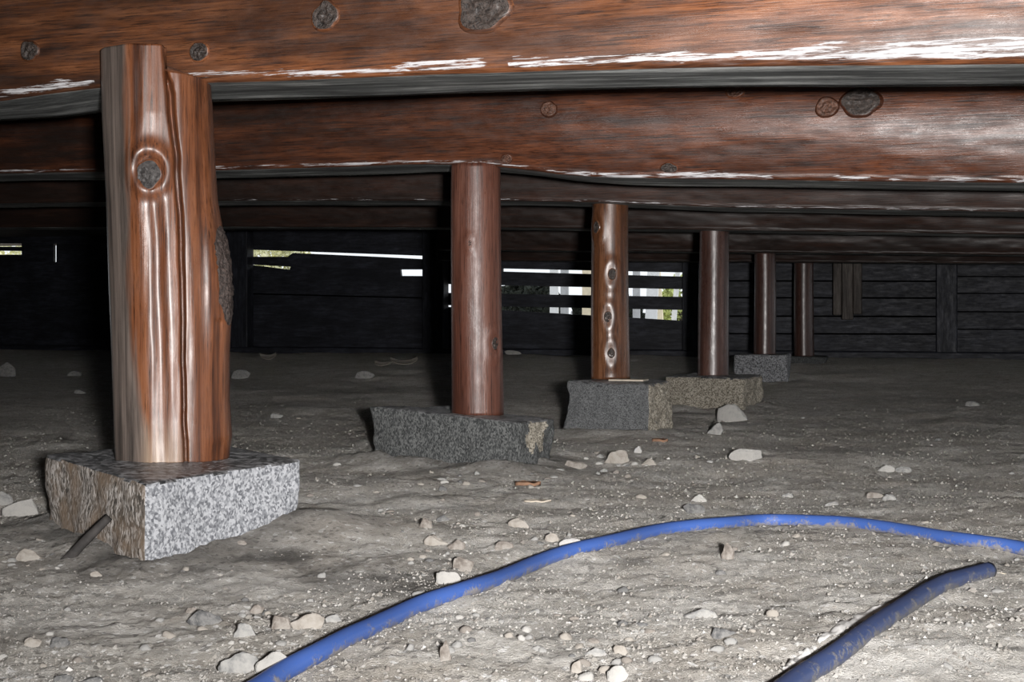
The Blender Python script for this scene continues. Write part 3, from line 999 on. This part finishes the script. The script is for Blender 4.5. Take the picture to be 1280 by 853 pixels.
post_big()
KD, KB = M['knot_dark'], M['knot_brown']
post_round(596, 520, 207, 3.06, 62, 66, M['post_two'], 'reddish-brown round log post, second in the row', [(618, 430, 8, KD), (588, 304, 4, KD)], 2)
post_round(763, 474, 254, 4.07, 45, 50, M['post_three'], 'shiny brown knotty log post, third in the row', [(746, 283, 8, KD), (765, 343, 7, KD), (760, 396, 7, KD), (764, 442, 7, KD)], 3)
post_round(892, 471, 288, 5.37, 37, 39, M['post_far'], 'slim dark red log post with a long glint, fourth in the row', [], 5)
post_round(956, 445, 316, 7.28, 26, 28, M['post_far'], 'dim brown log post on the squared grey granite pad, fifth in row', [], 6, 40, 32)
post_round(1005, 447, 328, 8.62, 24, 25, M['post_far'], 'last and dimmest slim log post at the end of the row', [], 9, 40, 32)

sh = P(786, HY, 4.03)
wood_box('wood_shim', sh[0] - .05, sh[0] + .05, sh[1] - .035, sh[1] + .03, CZ - .1775, CZ - .1725, M['splinter'], 0, (sh[0], sh[1], CZ - .1775), None, .001,
         label='thin pale wood shim lying at the foot of the third post', category='shim')

# a short strut of two old boards that hangs from the far beam and stops above the ground
c = P(1060, HY, 9.25)
st = empty('hanging_strut', (c[0], c[1], CZ - .02), 'pale weathered board stub hanging in the dark behind the last post', 'strut')
for a, b, z0 in ((-.095, -.042, .015), (-.038, .03, -.015), (.033, .085, .02)):
    wood_box('board', c[0] + a, c[0] + b, c[1], c[1] + .05, CZ + z0, CEIL - .002, M['old_wood'], 2, (c[0] + a, c[1], CZ), st, .005)

# ------------------------------------------------------------------ foundation stones
def pad(k, mats, pick, label, amp, nsub=30, smooth_it=3, bury=.10, batter=.02):
    p = PADS[k]
    xy = np.array(p['xy']); ctr = p['ctr']
    top = np.array([[xy[i][0], xy[i][1], CZ + p['top'][i]] for i in range(4)])
    gz = float(ground_smooth(ctr[0], ctr[1])) - bury
    bot = top.copy(); bot[:, 2] = gz
    bot[:, :2] = ctr + (xy - ctr) * (1 + batter)
    v8 = [bot[0], bot[1], bot[2], bot[3], top[0], top[1], top[2], top[3]]
    bm = bmesh.new()
    n = nsub
    def face(a, b, c_, d):
        g = [[None] * (n + 1) for _ in range(n + 1)]
        for i in range(n + 1):
            for j in range(n + 1):
                s, t = i / n, j / n
                q = (1 - s) * (1 - t) * a + s * (1 - t) * b + s * t * c_ + (1 - s) * t * d
                g[i][j] = bm.verts.new(q)
        for i in range(n):
            for j in range(n):
                bm.faces.new((g[i][j], g[i + 1][j], g[i + 1][j + 1], g[i][j + 1]))
    b, t = v8[:4], v8[4:]
    face(t[0], t[1], t[2], t[3])
    for i in range(4):
        j = (i + 1) % 4
        face(b[i], b[j], t[j], t[i])
    bmesh.ops.remove_doubles(bm, verts=bm.verts, dist=1e-5)
    for _ in range(smooth_it):
        bmesh.ops.smooth_vert(bm, verts=bm.verts, factor=.5, use_axis_x=True, use_axis_y=True, use_axis_z=True)
    bmesh.ops.recalc_face_normals(bm, faces=bm.faces)
    bm.normal_update()
    co = np.array([q.co[:] for q in bm.verts]); nr_ = np.array([q.normal[:] for q in bm.verts])
    dsp = amp * (fbm(co[:, 0] * 14 + k, co[:, 1] * 14, co[:, 2] * 14, 2, 70 + k) + .45 * fbm(co[:, 0] * 60, co[:, 1] * 60, co[:, 2] * 60, 3, 80 + k))
    flat = np.clip((nr_[:, 2] - .6) / .3, 0, 1)
    dsp = dsp * (1 - .65 * flat)
    co = co + nr_ * dsp[:, None]
    for q, c_ in zip(bm.verts, co): q.co = c_
    bm.normal_update()
    mi = [pick(np.array(fc.normal[:]), np.array(fc.calc_center_median()[:])) for fc in bm.faces]
    bm.verts.index_update()
    ff = [[q.index for q in fc.verts] for fc in bm.faces]
    bm.free()
    return mk('foundation_stone', co, ff, mats, (ctr[0], ctr[1], gz), None, True, mi, label=label, category='stone')


def side_n(k, i):
    a, b = PADS[k]['xy'][i], PADS[k]['xy'][(i + 1) % 4]
    d = np.array(b) - np.array(a); q = np.array([d[1], -d[0]]); q /= np.linalg.norm(q)
    return q


n1 = side_n(1, 0)
pad(1, [M['granite_brown'], M['granite_cut'], M['granite_top']],
    lambda n_, c_: 2 if n_[2] > .62 else (1 if n_[0] * n1[0] + n_[1] * n1[1] > .62 else 0),
    'squared granite pad with fresh speckled cut face under the thick gnarled post', .0048, 44, 4, .08, .0)
def PT2(c_):
    # a paler broken patch near the right end of the front face
    q = np.array(c_) - CAM
    col = HX + F * (q @ RX) / (q @ AX)
    return 660 + 5 * float(vnoise(c_[2] * 90, 2.1)) < col < 682 + 4 * float(vnoise(c_[2] * 70, 5.1)) and c_[2] > CZ - .275 + .02 * float(vnoise(col * .2, 1.1))


n2 = side_n(2, 0)
pad(2, [M['stone_dark'], M['stone_tan'], M['granite_top']],
    lambda n_, c_: 2 if n_[2] > .7 else (1 if PT2(c_) else 0),
    'wide rough charcoal foundation stone under the second post', .009, 40, 5, .08, -.06)
n3 = side_n(3, 0)
pad(3, [M['stone_slate'], M['stone_tan'], M['granite_top']],
    lambda n_, c_: 2 if n_[2] > .7 else (1 if n_[0] * n3[0] + n_[1] * n3[1] > .55 else 0),
    'grey foundation stone with tan broken end under the knotty third post', .010, 34, 5, .08, .10)
pad(4, [M['stone_tan'], M['granite_top']], lambda n_, c_: 1 if n_[2] > .75 else 0,
    'low tan rounded foundation stone under the fourth post', .012, 28, 5, .08, -.04)
pad(5, [M['stone_grey'], M['granite_top']], lambda n_, c_: 0,
    'squared pale grey granite pad under the fifth post', .005, 22, 2, .08, .0)
pad(6, [M['stone_dark'], M['granite_top']], lambda n_, c_: 0,
    'dark foundation stone lost in shadow under the last post', .006, 16, 2, .08, .0)

# ------------------------------------------------------------------ hoses
def hose(path, rad, mat, label, lift, open_end=False, seed=0):
    pts = []
    for px, py in path:
        p, d = onG(px, py)
        pts.append(p)
    pts = np.array(pts)
    # Catmull-Rom
    out = []
    ext = np.vstack([2 * pts[0] - pts[1], pts, 2 * pts[-1] - pts[-2]])
    for i in range(1, len(ext) - 2):
        for t in np.linspace(0, 1, 14, endpoint=False):
            a, b, c_, d = ext[i - 1], ext[i], ext[i + 1], ext[i + 2]
            out.append(.5 * (2 * b + (c_ - a) * t + (2 * a - 5 * b + 4 * c_ - d) * t * t + (3 * b - 3 * c_ + d - a) * t ** 3))
    out.append(pts[-1])
    out = np.array(out)
    out[:, 2] = ground_smooth(out[:, 0], out[:, 1])
    k = np.ones(15) / 15
    out[:, 2] = np.convolve(np.pad(out[:, 2], 7, 'edge'), k, 'valid') + rad * lift
    tan = np.gradient(out, axis=0); tan /= np.linalg.norm(tan, axis=1)[:, None]
    sd_ = np.cross(tan, [0, 0, 1.0]); sd_ /= np.linalg.norm(sd_, axis=1)[:, None]
    up = np.cross(sd_, tan)
    seg = 20
    an = np.linspace(0, 2 * math.pi, seg, endpoint=False)
    V = (out[:, None] + rad * (np.cos(an)[None, :, None] * sd_[:, None] + np.sin(an)[None, :, None] * up[:, None]))
    low = np.repeat((.5 - .5 * np.sin(an))[None], len(out), 0)
    R = len(out)
    verts = V.reshape(-1, 3); f = gridfaces(R, seg, True); low = low.ravel()
    ctr = out[R // 2].copy(); ctr[2] = out[:, 2].min() - rad
    # wall thickness at the cut end
    e = R - 1
    rin = out[e] + .72 * (V[e] - out[e]); deep = rin - tan[e] * .02
    b0 = len(verts)
    verts = np.vstack([verts, rin, deep]); low = np.concatenate([low, np.zeros(2 * seg)])
    for j in range(seg):
        j2 = (j + 1) % seg
        f.append((e * seg + j, e * seg + j2, b0 + j2, b0 + j)); f.append((b0 + j, b0 + j2, b0 + seg + j2, b0 + seg + j))
    f.append([b0 + seg + j for j in range(seg)])
    f = [tuple(q[::-1]) for q in f]
    return mk('water_hose', verts, f, mat, ctr, None, True, None, {'low': low}, label=label, category='hose')


hose(HOSE1, .0090, M['hose'], 'long bright blue plastic hose curving over the dirt', .75)
hose(HOSE2, .0094, M['hose_dusty'], 'short dusty dark blue hose piece, lower right, its end poking from dirt', .62)

# pale mortar smears beside the short hose
def smear(path, wdt, h, label, seed, mat=None, name='mortar_smear', category='mortar'):
    pts = np.array([onG(px, py)[0] for px, py in path])
    n = 34
    tt = np.linspace(0, 1, n)
    ii = np.linspace(0, 1, len(pts))
    c = np.stack([np.interp(tt, ii, pts[:, k]) for k in range(3)], 1)
    tn = np.gradient(c, axis=0); tn /= np.linalg.norm(tn, axis=1)[:, None]
    sd_ = np.cross(tn, [0, 0, 1.0])
    m_ = 9
    V = []
    for i in range(n):
        wv = wdt * math.sin(math.pi * (i + .4) / n) ** .4 * (1 + .35 * float(vnoise(i * .6, seed)))
        for j in range(m_):
            u = j / (m_ - 1) * 2 - 1
            q = c[i] + sd_[i] * u * wv
            q[2] = float(ground(q[0], q[1])) + h * (1 - u * u) * (.7 + .3 * float(vnoise(i * .9, j * .8, seed))) - .0012
            V.append(q)
    V = np.array(V)
    return mk(name, V, [q[::-1] for q in gridfaces(n, m_)], mat or M['mortar'], V.mean(0) * [1, 1, 0] + [0, 0, V[:, 2].min()], None, True, None, label=label, category=category)


smear([(1022, 806), (1052, 786), (1088, 765), (1110, 756)], .0085, .005, 'narrow pale mortar smear beside the short dusty hose', 3)
smear([(978, 838), (1000, 823), (1020, 809)], .007, .005, 'small broken bit of pale mortar below the longer smear', 6)
smear([(1236, 717), (1248, 718), (1258, 720)], .002, .002, 'thin pale sliver at the end of the short dusty hose', 8, M['splinter'], 'wood_splinter', 'splinter')

# ------------------------------------------------------------------ rocks and debris
ICO = None


def ico(sub):
    bm = bmesh.new()
    bmesh.ops.create_icosphere(bm, subdivisions=sub, radius=1.0)
    bm.verts.index_update()
    v = np.array([q.co[:] for q in bm.verts]); f = [[q.index for q in p.verts] for p in bm.faces]
    bm.free()
    return v, f


ICO3, ICO2 = ico(3), ico(2)


def rock_shape(seed, cuts=9, rough=.06, src=None):
    v, f = src or ICO3
    v = v.copy()
    r = np.random.default_rng(seed)
    for _ in range(cuts):
        n = r.normal(size=3); n /= np.linalg.norm(n)
        d = r.uniform(.5, .85)
        k = np.clip(v @ n - d, 0, None)
        v -= k[:, None] * n
    nn = v / np.linalg.norm(v, axis=1)[:, None]
    v = v + nn * (rough * fbm(v[:, 0] * 2.2 + seed, v[:, 1] * 2.2, v[:, 2] * 2.2, 3, seed % 97))[:, None]
    v /= np.abs(v).max(0)
    return v, f


def rock(px, py, w_, h_, mat, label, seed, name='rock', cat='rock', cuts=11, sink=.42, rot=None, tall=None, rough=.11):
    p, d = onG(px, py + h_ * .30)
    sx = w_ * d / F / 2
    sz = (tall if tall else h_ * .85) * d / F / 2 / (1 - sink * .7)
    sy = max(sx * .75, sz * .8) if tall is None else sx * .8
    v, f = rock_shape(seed, cuts, rough)
    r = random.Random(seed)
    a = rot if rot is not None else r.uniform(-.5, .5)
    v = v * [sx, sy, sz]
    rt, fw = RX[:2], AX[:2]
    c_, s_ = math.cos(a * .4), math.sin(a * .4)
    x = v[:, 0] * c_ - v[:, 1] * s_; y = v[:, 0] * s_ + v[:, 1] * c_
    z0 = float(ground_smooth(p[0], p[1]))
    W = np.stack([p[0] + rt[0] * x + fw[0] * y, p[1] + rt[1] * x + fw[1] * y, z0 + v[:, 2] + sz * (1 - 2 * sink)], 1)
    o = mk(name, W, f, M[mat], (p[0], p[1], z0), None, False, None, label=label, category=cat)
    me = o.data
    me.polygons.foreach_set('use_smooth', np.ones(len(me.polygons), bool))
    return o


ROCKS = [
    # px, py, w, h, material, label, extra
    (258, 772, 50, 30, 'rock_dark', 'dark grey angular rock in the open dirt, lower left', {}),
    (74, 803, 34, 20, 'rock_dark', 'black shard of stone at the lower left', {}),
    (38, 802, 26, 24, 'rock_tan', 'tan pebble left of the black shard', {}),
    (305, 786, 30, 34, 'rock_grey', 'grey-beige rock between the dark rock and the blue hose', {}),
    (352, 778, 26, 28, 'rock_brown', 'small brown rock beside the tan rock near the hose', {}),
    (385, 776, 44, 30, 'rock_tan', 'tan rock in the rubble just left of the blue hose', {}),
    (302, 826, 62, 40, 'rock_grey', 'flat grey rock at the bottom edge left of the hose', {}),
    (345, 830, 50, 40, 'rock_pale', 'pale broad rock touching the lower end of the blue hose', {}),
    (80, 849, 26, 14, 'rock_dark', 'black pebble at the bottom left edge', {}),
    (114, 851, 30, 14, 'rock_dark', 'dark flat stone at the bottom edge, right of the black pebble', {}),
    (416, 774, 24, 14, 'rock_grey', 'small grey stone at the upper side of the blue hose', {}),
    (322, 760, 20, 16, 'rock_brown', 'small brown stone right of the dark angular rock', {}),
    (240, 764, 18, 12, 'rock_brown', 'little brown stone leaning behind the dark angular rock', {}),
    (534, 655, 21, 19, 'rock_brown', 'round brown pebble in front of the charcoal foundation stone', {}),
    (554, 647, 17, 15, 'rock_dark', 'small dark pebble touching the round brown one', {}),
    (545, 676, 32, 18, 'rock_tan', 'tan flat stone below the round brown pebble', {}),
    (570, 681, 24, 18, 'rock_brown', 'brown stone right of the flat tan stone', {}),
    (578, 706, 28, 28, 'rock_brown', 'upright brown stone casting a dark edge, middle of the dirt', dict(tall=26, cuts=14, rough=.16)),
    (560, 722, 32, 22, 'rock_pale', 'pale stone leaning on the upright brown stone', {}),
    (650, 653, 30, 22, 'rock_tan', 'tan pebble in front of the right end of the charcoal stone', {}),
    (630, 682, 26, 14, 'rock_brown', 'reddish brown pebble above the middle of the blue hose', {}),
    (714, 681, 32, 18, 'rock_white', 'whitish flat stone just above the middle of the blue hose', {}),
    (690, 672, 18, 14, 'rock_tan', 'small tan stone left of the whitish flat stone', {}),
    (771, 571, 32, 26, 'rock_tan', 'beige rock in front of the tan-ended foundation stone', {}),
    (798, 562, 11, 12, 'rock_white', 'bright white chip beside the beige rock', {}),
    (812, 578, 20, 12, 'rock_tan', 'low tan pebble right of the beige rock', {}),
    (716, 582, 36, 18, 'rock_brown', 'brown crumbly clod right of the charcoal foundation stone', {}),
    (918, 519, 44, 24, 'rock_pale', 'pale grey rock in front of the low tan foundation stone', dict(tall=26)),
    (895, 537, 22, 22, 'rock_grey', 'grey flake of stone left below the pale rock', {}),
    (930, 569, 46, 22, 'rock_pale', 'lone pale flat rock on the mid ground', {}),
    (867, 636, 28, 20, 'rock_dark', 'dark pebble just above the crest of the blue hose', {}),
    (874, 623, 20, 13, 'rock_pale', 'pale pebble right behind the dark one', {}),
    (910, 691, 18, 24, 'rock_brown', 'upright brown stone below the crest of the blue hose', dict(tall=24)),
    (900, 716, 15, 8, 'rock_dark', 'tiny dark stone under the upright brown one', {}),
    (873, 767, 46, 20, 'rock_grey', 'flat grey-brown stone in the open dirt, lower right centre', {}),
    (904, 791, 32, 16, 'rock_dark', 'bluish dark stone below the flat grey-brown one', {}),
    (1107, 585, 24, 16, 'rock_pale', 'pale stone, left of a pair at the right', {}),
    (1131, 586, 24, 12, 'rock_grey', 'grey flat stone, right of a pair at the right', {}),
    (1092, 619, 26, 12, 'rock_brown', 'low brown stone nearest the crest of the hose on its far side', {}),
    (1112, 622, 20, 12, 'rock_grey', 'grey low stone beside the low brown one', {}),
    (556, 817, 17, 30, 'rock_brown', 'upright orange-brown stone at the bottom centre', dict(tall=30)),
    (721, 834, 15, 24, 'rock_tan', 'upright tan stone near the bottom edge', dict(tall=24)),
    (770, 842, 30, 28, 'rock_pale', 'pale rounded stone at the bottom edge right of the upright tan one', {}),
    (774, 812, 22, 22, 'rock_tan', 'tan stone above the pale rounded one', {}),
    (744, 816, 30, 14, 'rock_grey', 'grey flat stone left of the tan stone', {}),
    (803, 781, 18, 12, 'rock_dark', 'dark pebble by itself below the blue hose', {}),
    (30, 633, 54, 32, 'rock_pale', 'pale flat slab left of the granite pad', dict(rough=.03)),
    (3, 624, 26, 26, 'rock_grey', 'grey slab cut by the left edge behind the pale slab', {}),
    (34, 694, 34, 22, 'rock_tan', 'tan stone left of the granite pad, below the pale slab', {}),
    (8, 463, 24, 26, 'rock_grey', 'grey rock far back at the left edge', {}),
    (92, 467, 24, 10, 'rock_grey', 'small grey rock far back, left of the thick post', {}),
    (100, 430 + 60, 16, 8, 'rock_grey', 'far small grey stone in the shadow left of the thick post', {}),
    (433, 436, 20, 10, 'rock_pale', 'far pale stone between the first two posts', {}),
    (302, 468, 26, 16, 'rock_grey', 'far grey stone just right of the thick post', {}),
    (345, 520, 18, 8, 'rock_grey', 'grey pebble behind the granite pad', {}),
    (455, 470, 26, 14, 'rock_grey', 'far grey lump left of the second post', {}),
    (120, 680 + 38, 16, 10, 'rock_tan', 'tan pebble in front of the granite pad stick', {}),
    (300, 664 + 16, 18, 10, 'rock_brown', 'brown pebble at the foot of the cut granite face', {}),
    (1040, 630, 20, 9, 'rock_grey', 'grey pebble behind the crest of the blue hose', {}),
    (640, 441, 24, 8, 'rock_pale', 'far pale flake right of the second post', {}),
    (985, 620, 16, 8, 'rock_grey', 'small grey pebble upslope of the hose crest', {}),
    (1215, 505, 22, 9, 'rock_grey', 'far grey stone at the right side', {}),
]
for i, (px, py, w_, h_, mt, lb, ex) in enumerate(ROCKS):
    rock(px, py, w_, h_, mt, lb, 100 + i * 7, **ex)


def flake(px, py, length, wid, rot, mat, label, name, cat, th=.004, curl=.0, seed=0):
    """thin bent piece of wood or leaf lying on the dirt"""
    p, d = onG(px, py)
    L, W_ = length * d / F / 2, wid * d / F / 2
    nu, nv = 12, 5
    V = []
    for side in (0, 1):
        for i in range(nu):
            for j in range(nv):
                u = i / (nu - 1) * 2 - 1; v_ = j / (nv - 1) * 2 - 1
                ww = W_ * (1 - abs(u) ** 3 * .75) * (1 + .2 * float(vnoise(u * 3, seed)))
                x = u * L; y = v_ * ww + .15 * W_ * math.sin(u * 2.5 + seed)
                z = .002 + curl * (u * u * L + (v_ + 1) * W_) + (th if side else 0) + .3 * th * float(vnoise(u * 4, v_ * 3, seed))
                a = rot
                q = p[:2] + RX[:2] * (x * math.cos(a) - y * math.sin(a)) + AX[:2] * (x * math.sin(a) + y * math.cos(a))
                V.append((q[0], q[1], float(ground(q[0], q[1])) * .3 + float(ground_smooth(p[0], p[1])) * .7 + z))
    n = nu * nv
    f = gridfaces(nu, nv) + [tuple(n + q for q in reversed(t)) for t in gridfaces(nu, nv)]
    rim = [i * nv for i in range(nu)] + [(nu - 1) * nv + j for j in range(1, nv)] + [i * nv + nv - 1 for i in range(nu - 2, -1, -1)] + [j for j in range(nv - 2, 0, -1)]
    for a, b in zip(rim, rim[1:] + rim[:1]): f.append((b, a, a + n, b + n))
    return mk(name, V, f, mat, (p[0], p[1], float(ground_smooth(p[0], p[1]))), None, True, None, label=label, category=cat)


flake(660, 608, 32, 16, .1, M['chip'], 'orange wood chip at the foot of the charcoal foundation stone', 'wood_chip', 'wood chip', .006)
flake(672, 629, 34, 9, .0, M['splinter'], 'pale straight splinter in front of the orange wood chip', 'wood_splinter', 'splinter', .003)
flake(825, 553, 20, 12, .0, M['chip'], 'small orange chip at the foot of the tan-ended stone', 'wood_chip', 'wood chip', .006)
flake(803, 476, 44, 20, .1, M['splinter'], 'flat pale shim lying on the third post stone', 'wood_shim', 'shim', .004) if False else None
flake(505, 456, 34, 12, .1, M['leaf'], 'large pale dry leaf on the dark ground behind the second post', 'dry_leaf', 'leaf', .004, .3, 3)
flake(478, 458, 20, 10, -.2, M['leaf'], 'smaller dry leaf beside the large pale one', 'dry_leaf', 'leaf', .004, .3, 5)
flake(335, 452, 20, 10, .2, M['leaf'], 'curled dry leaf far back between the first two posts', 'dry_leaf', 'leaf', .004, .4, 7)

# dark stick leaning on the granite pad
def stick():
    p0, _ = onG(88, 697)
    p1 = P(148, 636, 1.83)
    n, seg = 16, 10
    V = []
    d = p1 - p0; ln = np.linalg.norm(d); d = d / ln
    a = np.cross(d, AX); a /= np.linalg.norm(a); b = np.cross(d, a)
    for i in range(n):
        t = i / (n - 1)
        for j in range(seg):
            an = 2 * math.pi * j / seg
            r = (.0058 - .002 * t) * (1 + .2 * float(vnoise(t * 5, j * .9, 2.2)))
            V.append(p0 + d * ln * t - d * .012 + a * r * 1.25 * math.cos(an) + b * r * .7 * math.sin(an) - AX * .012)
    f = gridfaces(n, seg, True) + [list(range(seg)), [(n - 1) * seg + j for j in range(seg)][::-1]]
    return mk('wooden_stick', V, f, M['charred'], (p0[0], p0[1], p0[2] - .01), None, True, None, label='short blackened stick leaning on the brown side of the granite pad', category='stick')


stick()

# many small pebbles, each its own object, sharing a few meshes
PEB = []
for k in range(8):
    v, f = rock_shape(900 + k, 7, .08, ICO2)
    me = bpy.data.meshes.new('pebble')
    me.from_pydata(v.tolist(), [], f)
    me.polygons.foreach_set('use_smooth', np.ones(len(f), bool))
    PEB.append(me)
PCOL = [('rock_grey', 'small grey pebble loose on the dirt'), ('rock_tan', 'small tan pebble loose on the dirt'),
        ('rock_pale', 'small pale pebble loose on the dirt'), ('rock_brown', 'small brown pebble loose on the dirt'), ('rock_dark', 'small blackish pebble loose on the dirt')]
PM = {}
for k, me in enumerate(PEB):
    for mt, _ in PCOL:
        q = me.copy(); q.materials.append(M[mt]); PM[k, mt] = q


HP = [[onG(a, b)[0][:2] for a, b in path] for path in (HOSE1, HOSE2)]


def near_hose(x, y):
    for pp in HP:
        for (ax, ay), (bx, by) in zip(pp, pp[1:]):
            dx, dy = bx - ax, by - ay
            t = min(max(((x - ax) * dx + (y - ay) * dy) / (dx * dx + dy * dy), 0), 1)
            if math.hypot(x - ax - t * dx, y - ay - t * dy) < .022: return True
    return False


cnt = 0
CLUST = [(340, 790, 60, 30), (560, 690, 60, 40), (700, 690, 40, 20), (740, 820, 60, 30), (600, 600, 120, 15), (740, 585, 60, 15), (60, 700, 50, 30), (440, 640, 80, 30), (640, 790, 60, 30)]
while cnt < 210:
    if random.random() < .5:
        cx, cy, sx, sy = random.choice(CLUST)
        px, py = random.gauss(cx, sx * .6), random.gauss(cy, sy * .6)
    else:
        px, py = random.uniform(0, 1280), HY + 60 + 396 * random.random() ** .8
    if not (-5 < px < 1285 and 470 < py < 858): continue
    p, d = onG(px, py)
    if d > 5 or near_hose(p[0], p[1]): continue
    if any(seg_dist(np.array([p[0]]), np.array([p[1]]), q['xy'])[0] < .03 for q in PADS.values()): continue
    s = random.uniform(.0035, .0072) * (1 if d < 2.5 else 1.5)
    mt, lb = random.choices(PCOL, (6, 4, 3, 3, 2))[0]
    o = bpy.data.objects.new('pebble', PM[random.randrange(8), mt])
    COL.objects.link(o)
    o.scale = (s * random.uniform(.8, 1.3), s, s * random.uniform(.5, .9))
    o.rotation_euler = (0, 0, random.uniform(0, 6.3))
    o.location = (p[0], p[1], float(ground(p[0], p[1])) + s * .02)
    if d > 2.6: where = 'far behind the crest of the blue hose'
    elif py < 560 + 140 * max(0, min(1, (760 - px) / 400)) and px < 760: where = 'near the foot of the charcoal foundation stone' if px > 400 else 'beside the granite pad'
    elif px < 640 and py < 1000 - .42 * px: where = 'between the granite pad and the blue hose'
    elif px > 640 and py < 655: where = 'just behind the crest of the blue hose'
    elif px > 960: where = 'between the two blue hoses'
    else: where = 'in front of the long blue hose'
    sz = 'tiny' if s < .0052 * (1 if d < 2.5 else 1.5) else 'small'
    kd = lb.split()[1]
    tag(o, f'{sz} {kd} pebble on the dirt {where}', 'pebble', f'{sz} {kd} pebbles {where}')
    cnt += 1


# loose grit: nobody could count it
def grit():
    n = 34000
    u = rng.uniform(0, 1, n)
    py = HY + 45 + 425 * u ** .9
    px = rng.uniform(-40, 1320, n)
    d = F * (CZ + .01) / (py - HY)
    ok = d < 6.0
    px, py, d = px[ok], py[ok], d[ok]
    x = d * (AX[0] + (px - HX) / F * RX[0]); y = d * (AX[1] + (px - HX) / F * RX[1])
    dens = fbm(x * 5, y * 5, 0, 3, 131)
    keep = (dens + rng.uniform(-.6, .9, len(x)) > .1)
    for p in PADS.values(): keep &= seg_dist(x, y, p['xy']) > .004
    x, y, d = x[keep], y[keep], d[keep]
    n = len(x)
    r = np.exp(rng.normal(math.log(.0010), .42, n)).clip(.0006, .0038) * (1 + .25 * np.clip(d - 1.5, 0, 3))
    z = ground(x, y)
    o8 = np.array([(1, 0, 0), (-1, 0, 0), (0, 1, 0), (0, -1, 0), (0, 0, 1), (0, 0, -1)], float)
    V = o8[None] * (r[:, None, None] * rng.uniform(.6, 1.3, (n, 6, 1))) + rng.normal(0, .18, (n, 6, 3)) * r[:, None, None]
    a = rng.uniform(0, 6.28, n)
    X = V[..., 0] * np.cos(a)[:, None] - V[..., 1] * np.sin(a)[:, None]
    Yy = V[..., 0] * np.sin(a)[:, None] + V[..., 1] * np.cos(a)[:, None]
    V = np.stack([X + x[:, None], Yy + y[:, None], V[..., 2] * .8 + (z + r * .3)[:, None]], -1).reshape(-1, 3)
    f8 = np.array([(4, 0, 2), (4, 2, 1), (4, 1, 3), (4, 3, 0), (5, 2, 0), (5, 1, 2), (5, 3, 1), (5, 0, 3)])
    f = (f8[None] + (np.arange(n) * 6)[:, None, None]).reshape(-1, 3)
    tone = np.repeat(rng.beta(2.2, 1.9, n), 6)
    mk('grit', V, f, M['grit'], (-.5, 2, 0), None, False, None, {'tone': tone}, label='loose grit and crumbs scattered over the dirt', category='grit', kind='stuff')


grit()

# ------------------------------------------------------------------ what shows outside through the gaps
def upright(px, w_, Y, z0, z1, mat, label, lean=0.0, name='fence_board', cat='board'):
    c = onY(px, HY, Y)
    hw = w_ * Y / F / 2
    o = wood_box(name, c[0] - hw, c[0] + hw, Y, Y + .04, z0, z1, mat, 2, (c[0], Y, z0), None, .004, label=label, category=cat)
    if lean: o.rotation_euler = (0, lean, 0)
    return o


OY = WY + 4.0
gv = np.array([(-30, WY + .2, -.12), (12, WY + .2, -.12), (12, 60, -.12), (-30, 60, -.12)])
mk('floor', gv, [(0, 1, 2, 3)], M['out_ground'], (-8, 30, -.12), kind='structure')
UP = [(692, 11, 'out_white', 'white board outside, seen through the slats left of the knotty post', 0),
      (705, 10, 'out_grey', 'grey-white board outside, next to the white board', 0),
      (733, 12, 'out_cream', 'cream board outside, hard left of the knotty post', 0),
      (795, 9, 'out_grey', 'grey board outside, just right of the knotty post', 0),
      (811, 15, 'out_white', 'wide white board outside, right of the knotty post', .05),
      (827, 9, 'out_cream', 'narrow cream board outside, right of the wide white one', -.06),
      (838, 6, 'out_white', 'thin white stake outside, right of the cream board', .08)]
for px, wd, mt, lb, ln in UP:
    upright(px, wd, OY + .12 * (px % 5), -.12, 1.15, M[mt], lb, ln)
upright(641, 3.5, OY - 1, -.12, .9, M['out_white'], 'thin white leaning pole outside, right of the second post', -.62, 'leaning_pole', 'pole')
upright(41, 15, OY - 2, -.12, 1.0, M['out_brown'], 'brown board outside at the far left, seen through the wall gap', 0)


def bush(px, Y, rx_, rz, z, n, mat, label, name='shrub', cat='shrub', ls=.05):
    c = onY(px, HY, Y)
    th = rng.uniform(0, 2 * math.pi, n); cz = rng.uniform(-1, 1, n); rad = rng.uniform(.55, 1, n) ** .5
    sx = np.sqrt(1 - cz * cz)
    ctr = np.stack([c[0] + rx_ * rad * sx * np.cos(th), Y + rx_ * .45 * rad * sx * np.sin(th), z + rz * rad * cz], 1)
    a = rng.normal(size=(n, 3)); a /= np.linalg.norm(a, axis=1)[:, None]
    b = np.cross(a, rng.normal(size=(n, 3))); b /= np.linalg.norm(b, axis=1)[:, None]
    V = np.stack([ctr - a * ls, ctr + b * ls * .45, ctr + a * ls, ctr - b * ls * .45], 1).reshape(-1, 3)
    f = np.arange(4 * n).reshape(-1, 4)
    root = empty(name, (c[0], Y, -.12), label, cat)
    mk('foliage', V, f, mat, (c[0], Y, z), root, False, None, kind='stuff')
    t = wood_box('stem', c[0] - .05, c[0] + .05, Y - .05, Y + .05, -.13, z, M['old_wood'], 2, (c[0], Y, -.1), root, .015)
    return root


bush(852, OY + 1.2, .26, .36, .40, 900, M['out_leaf'], 'yellow-green sunlit shrub outside, right end of the slat gaps')
bush(335, OY + 1.5, .55, .45, .95, 2600, M['out_pale'], 'pale sunlit shrub outside, left end of the slat gaps')
bush(10, OY + 2.0, .6, .6, .95, 1500, M['out_pale'], 'pale green shrub outside at the far left')
bush(660, OY + 1.4, .40, .42, .32, 2600, M['out_dark'], 'dark shrub outside behind the slats, right of the second post', ls=.08)
bush(760, OY + 1.6, .4, .25, .3, 1800, M['out_dark'], 'dark shrub outside hidden behind the knotty post', ls=.08)
